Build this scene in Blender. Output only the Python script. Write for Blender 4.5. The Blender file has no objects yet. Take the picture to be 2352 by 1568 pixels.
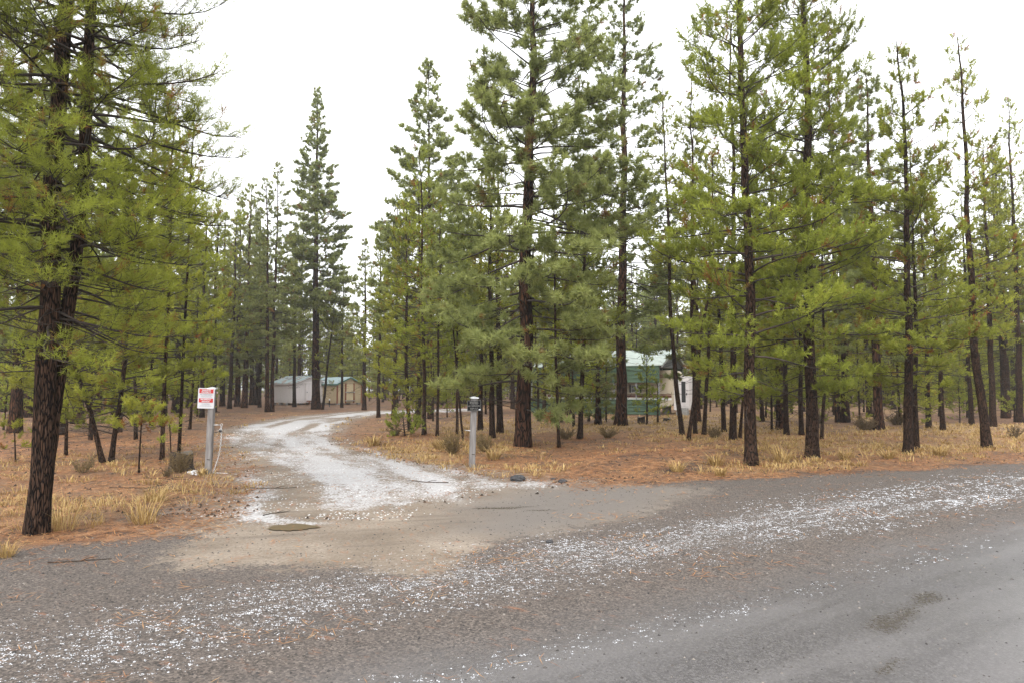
import bpy, math, random
import numpy as np
from mathutils import Vector, Matrix, Euler

R = math.radians
sc = bpy.context.scene
COL = sc.collection

# ------------------------------------------------------------------ camera
FPX, CX, CY, HOR, CAMZ = 1568.0, 1176.0, 784.0, 890.0, 1.70    # 24 mm lens seen at 2352 x 1568
PITCH = math.atan((HOR - CY) / FPX)
cam_data = bpy.data.cameras.new('camera')
cam_data.lens = 24.0
cam_data.sensor_width = 36.0
cam_data.clip_start = 0.05
cam_data.clip_end = 3000.0
cam = bpy.data.objects.new('camera', cam_data)
cam.location = (0, 0, CAMZ)
cam.rotation_euler = (math.pi / 2 + PITCH, 0, 0)
COL.objects.link(cam)
sc.camera = cam

# ------------------------------------------------------------------ sky, sun, exposure
world = bpy.data.worlds.new('World')
sc.world = world
world.use_nodes = True
wn, wl = world.node_tree.nodes, world.node_tree.links
wn.clear()
sky = wn.new('ShaderNodeTexSky')
sky.sky_type = 'NISHITA'
sky.sun_disc = False
sky.sun_elevation = R(40)
sky.sun_rotation = R(200)
sky.air_density = 1.0
sky.dust_density = 4.0
sky.ozone_density = 1.0
hs = wn.new('ShaderNodeHueSaturation')
hs.inputs['Saturation'].default_value = 0.06
mx = wn.new('ShaderNodeMix')
mx.data_type = 'RGBA'
mx.inputs[0].default_value = 0.80                      # a closed, even cloud deck
mx.inputs[7].default_value = (9.3, 9.5, 9.75, 1)
bg = wn.new('ShaderNodeBackground')
bg.inputs['Strength'].default_value = 0.11
wo = wn.new('ShaderNodeOutputWorld')
wl.new(sky.outputs[0], hs.inputs['Color'])
wl.new(hs.outputs[0], mx.inputs[6])
wl.new(mx.outputs[2], bg.inputs['Color'])
wl.new(bg.outputs[0], wo.inputs['Surface'])

sun_data = bpy.data.lights.new('sun', 'SUN')
sun_data.energy = 1.5
sun_data.angle = R(35)
sun_data.color = (1.0, 0.96, 0.90)
sun = bpy.data.objects.new('sun', sun_data)
# light comes from behind and left of the camera, high: direction matches the sky's sun
sun.rotation_euler = (R(50), 0, R(-20))
sun.location = (0, -20, 40)
COL.objects.link(sun)

sc.view_settings.view_transform = 'Standard'
sc.view_settings.look = 'None'
sc.view_settings.gamma = 1.0
sc.view_settings.use_curve_mapping = False
sc.view_settings.exposure = 1.30
sc.render.engine = 'CYCLES'
cy = sc.cycles
cy.max_bounces = 8
cy.diffuse_bounces = 4
cy.glossy_bounces = 2
cy.transmission_bounces = 3
cy.volume_bounces = 1
cy.transparent_max_bounces = 4
cy.sample_clamp_indirect = 8.0
cy.use_denoising = True
sc.render.film_transparent = False

# ------------------------------------------------------------------ small maths
rng = np.random.default_rng(11)
ROAD_A = R(32.0)
RU = np.array([math.cos(ROAD_A), math.sin(ROAD_A)])
RV = np.array([-math.sin(ROAD_A), math.cos(ROAD_A)])


def sstep(a, b, x):
    t = np.clip((np.asarray(x, float) - a) / (b - a), 0, 1)
    return t * t * (3 - 2 * t)


def _hash(ix, iy, seed):
    h = (ix.astype(np.int64) * 374761393 + iy.astype(np.int64) * 668265263 + seed * 974711) & 0xffffffff
    h = ((h ^ (h >> 13)) * 1274126177) & 0xffffffff
    return ((h ^ (h >> 16)) & 0xffff) / 65535.0


def vnoise(x, y, seed=0):
    x = np.asarray(x, float)
    y = np.asarray(y, float)
    xi, yi = np.floor(x), np.floor(y)
    fx, fy = x - xi, y - yi
    fx = fx * fx * (3 - 2 * fx)
    fy = fy * fy * (3 - 2 * fy)
    a = _hash(xi, yi, seed)
    b = _hash(xi + 1, yi, seed)
    c = _hash(xi, yi + 1, seed)
    d = _hash(xi + 1, yi + 1, seed)
    return (a * (1 - fx) + b * fx) * (1 - fy) + (c * (1 - fx) + d * fx) * fy


def fbm(x, y, seed=0, o=3):
    s, a, t = 0.0, 0.5, 0.0
    for k in range(o):
        s = s + a * vnoise(np.asarray(x) * 2 ** k, np.asarray(y) * 2 ** k, seed + 31 * k)
        t += a
        a *= 0.5
    return s / t


EDGE_U = [-30, -2, 3, 8.7, 13, 18, 60]
EDGE_V = [8.9, 8.7, 9.0, 9.1, 8.1, 7.2, 7.0]


def uv_road(x, y):
    return x * RU[0] + y * RU[1], x * RV[0] + y * RV[1]


def hfun(x, y):
    x = np.asarray(x, float)
    y = np.asarray(y, float)
    u, v = uv_road(x, y)
    e = np.interp(u, EDGE_U, EDGE_V)
    forest = sstep(e - 0.4, e + 2.5, v)
    h = forest * 0.10 * (fbm(x * 0.25, y * 0.25, 5) - 0.45)
    h = h + forest * 0.07 * (fbm(x * 1.3, y * 1.3, 9) - 0.5)
    h = h + 0.20 * np.exp(-((u - 12.3) / 3.2) ** 2 - ((v - 11.6) / 1.5) ** 2)
    h = h + 0.10 * np.exp(-((u + 1.5) / 3.0) ** 2 - ((v - 10.6) / 1.2) ** 2)
    h = h + (1 - forest) * 0.02 * (fbm(x * 0.7, y * 0.7, 3) - 0.5)
    h = h - 0.025 * np.exp(-((v - 4.0) / 0.35) ** 2)
    return h


def ray(px, py):
    dx, dy = (px - CX) / FPX, -(py - CY) / FPX
    s, c = math.sin(PITCH), math.cos(PITCH)
    return dx, c - s * dy, s + c * dy


def place(px, py):
    """where the line of sight through a picture point meets the ground"""
    a, b, c = ray(px, py)
    h = 0.0
    for _ in range(12):
        t = (h - CAMZ) / c
        h = float(hfun(a * t, b * t))
    return a * t, b * t, h


def at(px, py, Y):
    a, b, c = ray(px, py)
    t = Y / b
    return np.array([a * t, Y, CAMZ + c * t])


def proj(x, y, z):
    s, c = math.sin(PITCH), math.cos(PITCH)
    dz = z - CAMZ
    f = y * c + dz * s
    return CX + FPX * x / f, CY - FPX * (-y * s + dz * c) / f


# ------------------------------------------------------------------ mesh helpers
def mesh_np(name, V, F, smooth=False, fattr=None, pcol=None):
    """mesh from numpy arrays; F is (m,3) or (m,4) or a list of such arrays"""
    if not isinstance(F, list):
        F = [F]
    F = [f for f in F if len(f)]
    me = bpy.data.meshes.new(name)
    V = np.ascontiguousarray(V, dtype=np.float32)
    loops = np.concatenate([f.ravel() for f in F]).astype(np.int32)
    sizes = np.concatenate([np.full(len(f), f.shape[1], np.int32) for f in F])
    starts = np.concatenate([[0], np.cumsum(sizes)[:-1]]).astype(np.int32)
    me.vertices.add(len(V))
    me.vertices.foreach_set('co', V.ravel())
    me.loops.add(len(loops))
    me.loops.foreach_set('vertex_index', loops)
    me.polygons.add(len(sizes))
    me.polygons.foreach_set('loop_start', starts)
    if smooth:
        me.polygons.foreach_set('use_smooth', np.ones(len(sizes), bool))
    for k, a in (fattr or {}).items():
        at_ = me.attributes.new(k, 'FLOAT', 'FACE')
        at_.data.foreach_set('value', np.ascontiguousarray(a, dtype=np.float32))
    for k, a in (pcol or {}).items():
        at_ = me.attributes.new(k, 'FLOAT_COLOR', 'POINT')
        at_.data.foreach_set('color', np.ascontiguousarray(a, dtype=np.float32).ravel())
    me.update(calc_edges=True)
    return me


def obj(name, me, mat=None, parent=None, loc=None, rot=None):
    o = bpy.data.objects.new(name, me)
    COL.objects.link(o)
    if mat is not None and me is not None and not me.materials:
        me.materials.append(mat)
    if parent is not None:
        o.parent = parent
    if loc is not None:
        o.location = loc
    if rot is not None:
        o.rotation_euler = rot
    return o


def tag(o, label, cat, group=None):
    o['label'] = label
    o['category'] = cat
    if group:
        o['group'] = group
    return o


def empty(name, loc, rz=0.0, rx=0.0, ry=0.0):
    o = obj(name, None, loc=loc, rot=(rx, ry, rz))
    o.empty_display_size = 0.2
    return o


class MB:
    """collects boxes, prisms and tubes into one mesh"""

    def __init__(self):
        self.v, self.f = [], []

    def add(self, vs, fs):
        n = len(self.v)
        self.v += [tuple(p) for p in vs]
        self.f += [tuple(i + n for i in q) for q in fs]
        return self

    def box(self, x0, x1, y0, y1, z0, z1, M=None):
        vs = [Vector((x, y, z)) for z in (z0, z1) for y in (y0, y1) for x in (x0, x1)]
        if M is not None:
            vs = [M @ p for p in vs]
        return self.add(vs, [(0, 2, 3, 1), (4, 5, 7, 6), (0, 1, 5, 4), (2, 6, 7, 3), (0, 4, 6, 2), (1, 3, 7, 5)])

    def prism(self, pts, a0, a1, axis='x'):
        """polygon pts in the two other axes, swept along axis"""
        def P(a, p):
            return {'x': (a, p[0], p[1]), 'y': (p[0], a, p[1]), 'z': (p[0], p[1], a)}[axis]
        n = len(pts)
        vs = [P(a0, p) for p in pts] + [P(a1, p) for p in pts]
        fs = [tuple(range(n))[::-1], tuple(range(n, 2 * n))]
        fs += [(i, (i + 1) % n, n + (i + 1) % n, n + i) for i in range(n)]
        return self.add(vs, fs)

    def tube(self, path, rad, sides=8, caps=True):
        path = [Vector(p) for p in path]
        rad = [rad] * len(path) if isinstance(rad, (int, float)) else rad
        vs, fs = [], []
        for i, p in enumerate(path):
            t = (path[min(i + 1, len(path) - 1)] - path[max(i - 1, 0)]).normalized()
            ref = Vector((1, 0, 0)) if abs(t.z) > 0.8 else Vector((0, 0, 1))
            a = t.cross(ref).normalized()
            b = a.cross(t)
            for k in range(sides):
                w = 2 * math.pi * k / sides
                vs.append(p + rad[i] * (math.cos(w) * a + math.sin(w) * b))
        for i in range(len(path) - 1):
            for k in range(sides):
                k2 = (k + 1) % sides
                fs.append((i * sides + k, i * sides + k2, (i + 1) * sides + k2, (i + 1) * sides + k))
        if caps:
            fs.append(tuple(range(sides)))
            fs.append(tuple(range((len(path) - 1) * sides, len(path) * sides))[::-1])
        return self.add(vs, fs)

    def build(self, name, mat, parent=None, smooth=False, bevel=0.0, loc=None, rot=None):
        me = bpy.data.meshes.new(name)
        me.from_pydata([tuple(p) for p in self.v], [], self.f)
        if smooth:
            me.polygons.foreach_set('use_smooth', [True] * len(me.polygons))
        me.update()
        o = obj(name, me, mat, parent, loc, rot)
        if bevel:
            b = o.modifiers.new('bevel', 'BEVEL')
            b.width = bevel
            b.segments = 2
            b.limit_method = 'ANGLE'
        return o


def tubes(P, Rr, sides):
    """many tubes at once: P (N,K,3), Rr (N,K)"""
    N, K = P.shape[:2]
    T = np.gradient(P, axis=1)
    T /= np.linalg.norm(T, axis=2, keepdims=True) + 1e-9
    m = np.abs(T[:, :, 2]).mean(axis=1) > 0.75
    ref = np.where(m[:, None, None], np.array([1.0, 0, 0]), np.array([0, 0, 1.0]))
    U = np.cross(T, ref)
    U /= np.linalg.norm(U, axis=2, keepdims=True) + 1e-9
    Wv = np.cross(U, T)
    ang = np.arange(sides) * 2 * np.pi / sides
    ca, sa = np.cos(ang), np.sin(ang)
    ring = P[:, :, None, :] + Rr[:, :, None, None] * (ca[None, None, :, None] * U[:, :, None, :] + sa[None, None, :, None] * Wv[:, :, None, :])
    V = ring.reshape(-1, 3)
    n, k, s = np.meshgrid(np.arange(N), np.arange(K - 1), np.arange(sides), indexing='ij')
    b0 = (n * K + k) * sides
    s2 = (s + 1) % sides
    F = np.stack([b0 + s, b0 + s2, b0 + sides + s2, b0 + sides + s], axis=-1).reshape(-1, 4)
    return V, F


# ------------------------------------------------------------------ shader helper
class Sh:
    def __init__(self, name):
        self.m = bpy.data.materials.new(name)
        self.m.use_nodes = True
        self.t = self.m.node_tree
        self.t.nodes.clear()
        self.out = self.t.nodes.new('ShaderNodeOutputMaterial')
        self._tc = None

    def n(self, kind, **kw):
        x = self.t.nodes.new(kind)
        for k, v in kw.items():
            setattr(x, k, v)
        return x

    def put(self, sock, val):
        if hasattr(val, 'links'):
            self.t.links.new(val, sock)
        elif isinstance(val, (tuple, list)) and len(val) == 3 and sock.type == 'RGBA':
            sock.default_value = (*val, 1)
        else:
            sock.default_value = val

    def pos(self):
        return self.n('ShaderNodeNewGeometry').outputs['Position']

    def objco(self):
        return self.n('ShaderNodeTexCoord').outputs['Object']

    def scale(self, vec, s, rot=(0, 0, 0)):
        x = self.n('ShaderNodeMapping')
        self.put(x.inputs['Vector'], vec)
        if any(rot):                                   # turn first, then stretch
            x.vector_type = 'TEXTURE'
            s = tuple(1.0 / k for k in s)
        x.inputs['Scale'].default_value = s
        x.inputs['Rotation'].default_value = rot
        return x.outputs[0]

    def noise(self, vec, scale, detail=3.0, rough=0.55, dist=0.0):
        x = self.n('ShaderNodeTexNoise')
        self.put(x.inputs['Vector'], vec)
        x.inputs['Scale'].default_value = scale
        x.inputs['Detail'].default_value = detail
        x.inputs['Roughness'].default_value = rough
        x.inputs['Distortion'].default_value = dist
        return x.outputs['Fac']

    def voro(self, vec, scale, feature='F1', out='Distance', rnd=1.0):
        x = self.n('ShaderNodeTexVoronoi', feature=feature)
        self.put(x.inputs['Vector'], vec)
        x.inputs['Scale'].default_value = scale
        x.inputs['Randomness'].default_value = rnd
        return x.outputs[out]

    def ramp(self, fac, stops, interp='LINEAR'):
        x = self.n('ShaderNodeValToRGB')
        x.color_ramp.interpolation = interp
        e = x.color_ramp.elements
        while len(e) < len(stops):
            e.new(0.5)
        for i, (p, c) in enumerate(stops):
            e[i].position = p
            e[i].color = (*c, 1) if len(c) == 3 else c
        self.put(x.inputs[0], fac)
        return x.outputs[0]

    def mix(self, a, b, f, mode='MIX'):
        x = self.n('ShaderNodeMix', data_type='RGBA', blend_type=mode)
        self.put(x.inputs[0], f)
        self.put(x.inputs[6], a)
        self.put(x.inputs[7], b)
        return x.outputs[2]

    def math(self, op, a, b=0.0, c=0.0, clamp=False):
        x = self.n('ShaderNodeMath', operation=op, use_clamp=clamp)
        self.put(x.inputs[0], a)
        self.put(x.inputs[1], b)
        self.put(x.inputs[2], c)
        return x.outputs[0]

    def rng(self, v, a, b, c=0.0, d=1.0, smooth=True):
        x = self.n('ShaderNodeMapRange')
        x.interpolation_type = 'SMOOTHSTEP' if smooth else 'LINEAR'
        self.put(x.inputs[0], v)
        for i, k in enumerate((a, b, c, d)):
            x.inputs[i + 1].default_value = k
        return x.outputs[0]

    def attr(self, name, out='Fac'):
        return self.n('ShaderNodeAttribute', attribute_name=name).outputs[out]

    def attr4(self, name):
        a = self.n('ShaderNodeAttribute', attribute_name=name)
        s = self.n('ShaderNodeSeparateColor')
        self.t.links.new(a.outputs['Color'], s.inputs[0])
        return s.outputs[0], s.outputs[1], s.outputs[2], a.outputs['Alpha']

    def bump(self, h, strength=0.3, dist=0.02):
        x = self.n('ShaderNodeBump')
        self.put(x.inputs['Height'], h)
        self.put(x.inputs['Strength'], strength)
        x.inputs['Distance'].default_value = dist
        return x.outputs[0]

    def bsdf(self, color, rough=0.8, metal=0.0, normal=None, spec=0.5, coat=None):
        x = self.n('ShaderNodeBsdfPrincipled')
        self.put(x.inputs['Base Color'], color)
        self.put(x.inputs['Roughness'], rough)
        self.put(x.inputs['Metallic'], metal)
        self.put(x.inputs['Specular IOR Level'], spec)
        if normal is not None:
            self.put(x.inputs['Normal'], normal)
        return x.outputs[0]

    def done(self, shader):
        self.t.links.new(shader, self.out.inputs['Surface'])
        return self.m


# ------------------------------------------------------------------ materials
def mat_bark(name, plate, mid, dark, zs=0.28, sc_=14.0):
    s = Sh(name)
    p = s.objco()
    rnd = s.n('ShaderNodeObjectInfo').outputs['Random']
    q = s.scale(p, (1, 1, zs))
    w = s.noise(q, sc_ * 0.7, 3)
    wob = s.n('ShaderNodeTexNoise')
    wob.inputs['Scale'].default_value = sc_ * 0.6
    s.put(wob.inputs['Vector'], q)
    qq = s.n('ShaderNodeVectorMath', operation='MULTIPLY_ADD')
    s.put(qq.inputs[0], wob.outputs['Color'])
    qq.inputs[1].default_value = (1.5 / sc_, 1.5 / sc_, 1.5 / sc_)
    s.put(qq.inputs[2], q)
    d = s.voro(qq.outputs[0], sc_, 'DISTANCE_TO_EDGE')
    crack = s.rng(d, 0.02, 0.20)
    big = s.noise(p, 2.2, 3)
    fine = s.noise(s.scale(p, (1, 1, 0.2)), 60, 3, 0.7)
    c = s.ramp(w, [(0.30, mid), (0.68, plate)])
    c = s.mix(dark, c, crack)
    c = s.mix(c, dark, s.rng(big, 0.50, 0.72, 0, 0.75))
    c = s.mix(c, (0.065, 0.046, 0.037), s.rng(fine, 0.58, 0.78, 0, 0.35))
    c = s.mix(c, dark, s.math('MULTIPLY', rnd, 0.35))
    hgt = s.math('ADD', s.math('MULTIPLY', crack, 0.7), s.math('MULTIPLY', fine, 0.5))
    return s.done(s.bsdf(c, 0.85, normal=s.bump(hgt, 1.0, 0.03), spec=0.06))


BARK_P = mat_bark('ponderosa_bark', (0.125, 0.058, 0.033), (0.046, 0.023, 0.015), (0.005, 0.004, 0.0035), 0.17, 15)
BARK_L = mat_bark('lodgepole_bark', (0.100, 0.056, 0.036), (0.034, 0.020, 0.014), (0.005, 0.004, 0.0035), 0.15, 44)


def mat_limb():
    s = Sh('limb_bark')
    f = s.noise(s.objco(), 8, 3)
    c = s.ramp(f, [(0.35, (0.014, 0.011, 0.009)), (0.70, (0.060, 0.043, 0.034))])
    return s.done(s.bsdf(c, 0.75, spec=0.3))


LIMB = mat_limb()


def mat_needles(name, stops, rndamt=0.0):
    s = Sh(name)
    t = s.attr('tint')
    inf = s.n('ShaderNodeObjectInfo').outputs['Random']
    c = s.ramp(t, stops)
    h = s.n('ShaderNodeHueSaturation')
    s.put(h.inputs['Hue'], s.rng(inf, 0, 1, 0.5 - rndamt, 0.5 + rndamt, False))
    s.put(h.inputs['Value'], s.rng(s.math('FRACT', s.math('MULTIPLY', inf, 7.31)), 0, 1, 0.85, 1.15, False))
    s.put(h.inputs['Color'], c)
    c = h.outputs[0]
    df = s.n('ShaderNodeBsdfDiffuse')
    s.put(df.inputs['Color'], c)
    a = df.outputs[0]
    tr = s.n('ShaderNodeBsdfTranslucent')
    s.put(tr.inputs['Color'], s.mix(c, (0.9, 1.0, 0.35), 0.25, 'MULTIPLY'))
    m = s.n('ShaderNodeMixShader')
    m.inputs[0].default_value = 0.50
    s.t.links.new(a, m.inputs[1])
    s.t.links.new(tr.outputs[0], m.inputs[2])
    return s.done(m.outputs[0])


NEED_L = mat_needles('lodgepole_needles', [
    (0.00, (0.115, 0.122, 0.028)), (0.22, (0.208, 0.222, 0.046)), (0.42, (0.325, 0.345, 0.058)),
    (0.52, (0.40, 0.41, 0.075)), (0.60, (0.26, 0.20, 0.06)), (0.75, (0.22, 0.105, 0.038)), (1.0, (0.30, 0.11, 0.035))], 0.012)
NEED_P = mat_needles('ponderosa_needles', [
    (0.00, (0.118, 0.136, 0.054)), (0.22, (0.208, 0.230, 0.086)), (0.42, (0.295, 0.318, 0.115)),
    (0.52, (0.34, 0.36, 0.13)), (0.60, (0.24, 0.20, 0.08)), (0.75, (0.22, 0.12, 0.05)), (1.0, (0.26, 0.12, 0.05))], 0.010)


def mat_tint(name, stops, rough=0.85, spec=0.3, transl=0.0):
    s = Sh(name)
    c = s.ramp(s.attr('tint'), stops)
    a = s.bsdf(c, rough, spec=spec)
    if transl:
        tr = s.n('ShaderNodeBsdfTranslucent')
        s.put(tr.inputs['Color'], c)
        m = s.n('ShaderNodeMixShader')
        m.inputs[0].default_value = transl
        s.t.links.new(a, m.inputs[1])
        s.t.links.new(tr.outputs[0], m.inputs[2])
        a = m.outputs[0]
    return s.done(a)


LITTER = mat_tint('fallen_needles', [(0, (0.045, 0.022, 0.012)), (0.35, (0.165, 0.068, 0.027)), (0.7, (0.32, 0.142, 0.058)), (1, (0.45, 0.27, 0.12))])
STRAW = mat_tint('dry_straw', [(0, (0.16, 0.095, 0.035)), (0.5, (0.36, 0.235, 0.085)), (1, (0.54, 0.40, 0.18))], 0.7, 0.3, 0.25)
ICE = mat_tint('hail_ice', [(0, (0.26, 0.265, 0.28)), (1, (0.62, 0.635, 0.67))], 0.45, 0.5)
ICE_THIN = mat_tint('hail_crust', [(0, (0.36, 0.35, 0.345)), (1, (0.58, 0.575, 0.575))], 0.6, 0.4)
PEBBLE = mat_tint('loose_stone', [(0, (0.030, 0.027, 0.026)), (0.6, (0.085, 0.075, 0.068)), (1, (0.22, 0.195, 0.17))], 0.8)
CONE = mat_tint('pine_cone', [(0, (0.012, 0.009, 0.007)), (1, (0.060, 0.036, 0.022))], 0.85)
SHRUB = mat_tint('dry_shrub_wood', [(0, (0.085, 0.058, 0.032)), (0.6, (0.20, 0.14, 0.06)), (1, (0.30, 0.24, 0.09))], 0.8, 0.3, 0.1)


def mat_plain(name, c0, c1, scale=6, rough=0.7, metal=0.0, bump=0.1, stretch=(1, 1, 1), spec=0.4):
    s = Sh(name)
    p = s.scale(s.objco(), stretch)
    f = s.noise(p, scale, 4)
    c = s.ramp(f, [(0.3, c0), (0.72, c1)])
    return s.done(s.bsdf(c, rough, metal, s.bump(s.noise(p, scale * 5, 3), bump, 0.01), spec))


def mat_siding(name, c0, c1, dirt):
    s = Sh(name)
    p = s.objco()
    sx = s.n('ShaderNodeSeparateXYZ')
    s.put(sx.inputs[0], p)
    st = s.noise(s.scale(p, (3, 3, 0.35)), 4, 4)
    c = s.ramp(st, [(0.3, c0), (0.7, c1)])
    low = s.math('MULTIPLY', s.rng(sx.outputs[2], 0.75, 0.15, 0, 0.6), s.noise(p, 5, 3))
    c = s.mix(c, dirt, low)
    return s.done(s.bsdf(c, 0.7, normal=s.bump(st, 0.1, 0.01)))


def mat_roof(name, c0, c1, rust, rlo=0.56, rhi=0.66):
    s = Sh(name)
    p = s.objco()
    f = s.noise(p, 2.5, 4)
    c = s.ramp(f, [(0.3, c0), (0.7, c1)])
    r = s.rng(s.noise(s.scale(p, (0.8, 0.45, 0.45)), 1.6, 4, 0.6), rlo, rhi, 0, 0.85)
    c = s.mix(c, rust, r)
    lit = s.rng(s.noise(p, 14, 3), 0.64, 0.70, 0, 0.7)        # fallen needle clumps
    c = s.mix(c, (0.05, 0.035, 0.025), lit)
    return s.done(s.bsdf(c, 0.42, 0.25, s.bump(f, 0.05, 0.01)))


WHITE_SIDING = mat_siding('pale_siding', (0.70, 0.665, 0.67), (0.78, 0.745, 0.75), (0.30, 0.24, 0.20))
TAN_SIDING = mat_siding('tan_siding', (0.46, 0.37, 0.23), (0.55, 0.45, 0.29), (0.25, 0.17, 0.10))
DOOR_TAN = mat_siding('cream_door', (0.55, 0.46, 0.29), (0.62, 0.52, 0.34), (0.32, 0.23, 0.14))
WHITE_PAINT = mat_plain('white_paint', (0.60, 0.56, 0.56), (0.72, 0.69, 0.68), 5)
RED_TRIM = mat_plain('red_brown_trim', (0.19, 0.060, 0.030), (0.28, 0.095, 0.045), 8)
ROOF_AQUA = mat_roof('aqua_metal_roof', (0.33, 0.42, 0.43), (0.44, 0.52, 0.525), (0.33, 0.17, 0.10), 0.50, 0.60)
ROOF_TEAL = mat_roof('blue_metal_roof', (0.30, 0.39, 0.40), (0.40, 0.48, 0.49), (0.3, 0.2, 0.14), 0.72, 0.8)
TRIM_GREEN = mat_plain('green_trim', (0.06, 0.16, 0.13), (0.09, 0.22, 0.18), 8, 0.5)
ROOF_PALE = mat_roof('pale_green_metal', (0.30, 0.35, 0.315), (0.39, 0.43, 0.395), (0.30, 0.17, 0.11), 0.62, 0.70)
PANEL_GREEN = mat_plain('green_metal_panel', (0.046, 0.086, 0.052), (0.066, 0.115, 0.074), 3, 0.6, 0.0, 0.05)
STEEL = mat_plain('grey_steel', (0.26, 0.27, 0.29), (0.36, 0.37, 0.39), 10, 0.45, 0.6)
GALV = mat_plain('galvanised_steel', (0.42, 0.42, 0.43), (0.66, 0.66, 0.67), 30, 0.35, 0.7)
CAMPER = mat_plain('cream_aluminium', (0.50, 0.43, 0.33), (0.58, 0.50, 0.39), 3, 0.45, 0.0, 0.04)
MAROON = mat_plain('maroon_stripe', (0.12, 0.035, 0.030), (0.16, 0.05, 0.04), 6, 0.5)
BROWN_STRIPE = mat_plain('brown_stripe', (0.22, 0.14, 0.09), (0.27, 0.18, 0.12), 6, 0.5)
WHITE_TRIM = mat_plain('white_trim', (0.66, 0.66, 0.66), (0.76, 0.76, 0.75), 6, 0.5)
DARK = mat_plain('dark_rubber', (0.012, 0.012, 0.012), (0.03, 0.03, 0.03), 6, 0.7)
CONCRETE = mat_plain('concrete_block', (0.22, 0.21, 0.20), (0.34, 0.33, 0.31), 12, 0.9)
YELLOW = mat_plain('yellow_plastic', (0.62, 0.46, 0.02), (0.72, 0.55, 0.04), 6, 0.45)
OLDWOOD = mat_plain('weathered_wood', (0.115, 0.105, 0.10), (0.235, 0.22, 0.213), 7, 0.8, 0, 0.4, (3, 3, 0.35))
STUMPWOOD = mat_plain('stump_bark', (0.012, 0.009, 0.007), (0.055, 0.036, 0.024), 16, 0.9, 0, 0.8, (1, 1, 0.3))
STUMPTOP = mat_plain('cut_wood', (0.06, 0.05, 0.04), (0.15, 0.125, 0.10), 12, 0.9)
SIGN_WHITE = mat_plain('sign_white', (0.44, 0.44, 0.46), (0.48, 0.48, 0.50), 3, 0.5, 0, 0.0)
SIGN_RED = mat_plain('sign_red', (0.36, 0.014, 0.013), (0.40, 0.018, 0.016), 3, 0.5, 0, 0.0)
SIGN_BLACK = mat_plain('sign_black', (0.006, 0.006, 0.007), (0.010, 0.010, 0.011), 3, 0.9, 0, 0.0, spec=0.05)
SIGN_GREY = mat_plain('sign_grey', (0.20, 0.21, 0.24), (0.26, 0.27, 0.30), 3, 0.6, 0, 0.0)
SIGN_CREAM = mat_plain('sign_lettering', (0.17, 0.165, 0.15), (0.22, 0.215, 0.20), 30, 0.6, 0, 0.0)
ROCK = mat_plain('basalt', (0.018, 0.018, 0.020), (0.060, 0.058, 0.060), 9, 0.8, 0, 0.8)
LIMESTONE = mat_plain('pale_rock', (0.46, 0.48, 0.52), (0.74, 0.75, 0.78), 14, 0.8, 0, 0.5)


def mat_glass():
    s = Sh('window_glass')
    return s.done(s.bsdf((0.030, 0.032, 0.034), 0.12, spec=0.6))


GLASS = mat_glass()

# ------------------------------------------------------------------ the ground: one sheet of land, split into forest floor, road and driveway
def gpoly(pts):
    return np.array([place(*p)[:2] for p in pts])


def poly_sd(poly, x, y):
    """signed distance, positive inside"""
    x = x.ravel()
    y = y.ravel()
    d = np.full(x.shape, 1e9)
    ins = np.zeros(x.shape, bool)
    n = len(poly)
    for i in range(n):
        ax, ay = poly[i]
        bx, by = poly[(i + 1) % n]
        ex, ey = bx - ax, by - ay
        t = np.clip(((x - ax) * ex + (y - ay) * ey) / (ex * ex + ey * ey + 1e-12), 0, 1)
        d = np.minimum(d, np.hypot(x - ax - t * ex, y - ay - t * ey))
        c = (ay > y) != (by > y)
        with np.errstate(divide='ignore', invalid='ignore'):
            xi = ex * (y - ay) / (ey if abs(ey) > 1e-12 else 1e-12) + ax
        ins ^= c & (x < xi)
    return np.where(ins, d, -d)


DRIVE = gpoly([(560, 1195), (588, 1150), (604, 1108), (600, 1078), (560, 1050), (530, 1022), (530, 1000), (556, 984), (620, 967),
               (700, 955), (790, 947), (860, 943), (960, 940), (1080, 938), (1080, 943), (960, 946), (860, 950), (800, 960), (757, 974), (745, 992),
               (770, 1014), (835, 1040), (930, 1062), (1050, 1084), (1140, 1100), (1256, 1110), (1180, 1124), (1060, 1132),
               (950, 1160), (840, 1178), (700, 1190)])
DRIVE_C = gpoly([(800, 1160), (790, 1110), (700, 1060), (640, 1020), (640, 990), (700, 965), (790, 953), (860, 946), (1000, 942)])
SAND = gpoly([(430, 1262), (500, 1225), (590, 1130), (640, 1100), (760, 1165), (930, 1150), (1060, 1128), (1200, 1112), (1330, 1110), (1330, 1160), (1240, 1225),
              (1090, 1250), (960, 1300), (820, 1290), (640, 1300), (480, 1290)])
GREY = gpoly([(1090, 1150), (1200, 1122), (1330, 1112), (1500, 1112), (1640, 1120), (1500, 1170), (1330, 1205), (1230, 1225), (1100, 1215)])


def road_edge(x, y):
    u, v = uv_road(x, y)
    return np.interp(u, EDGE_U, EDGE_V) + 0.9 * (fbm(x * 0.6, y * 0.6, 21) - 0.5) - v      # positive on the road side


def drive_sd(x, y):
    return poly_sd(DRIVE, x, y) + 0.55 * (fbm(x.ravel() * 1.1, y.ravel() * 1.1, 77) - 0.5)


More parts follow.
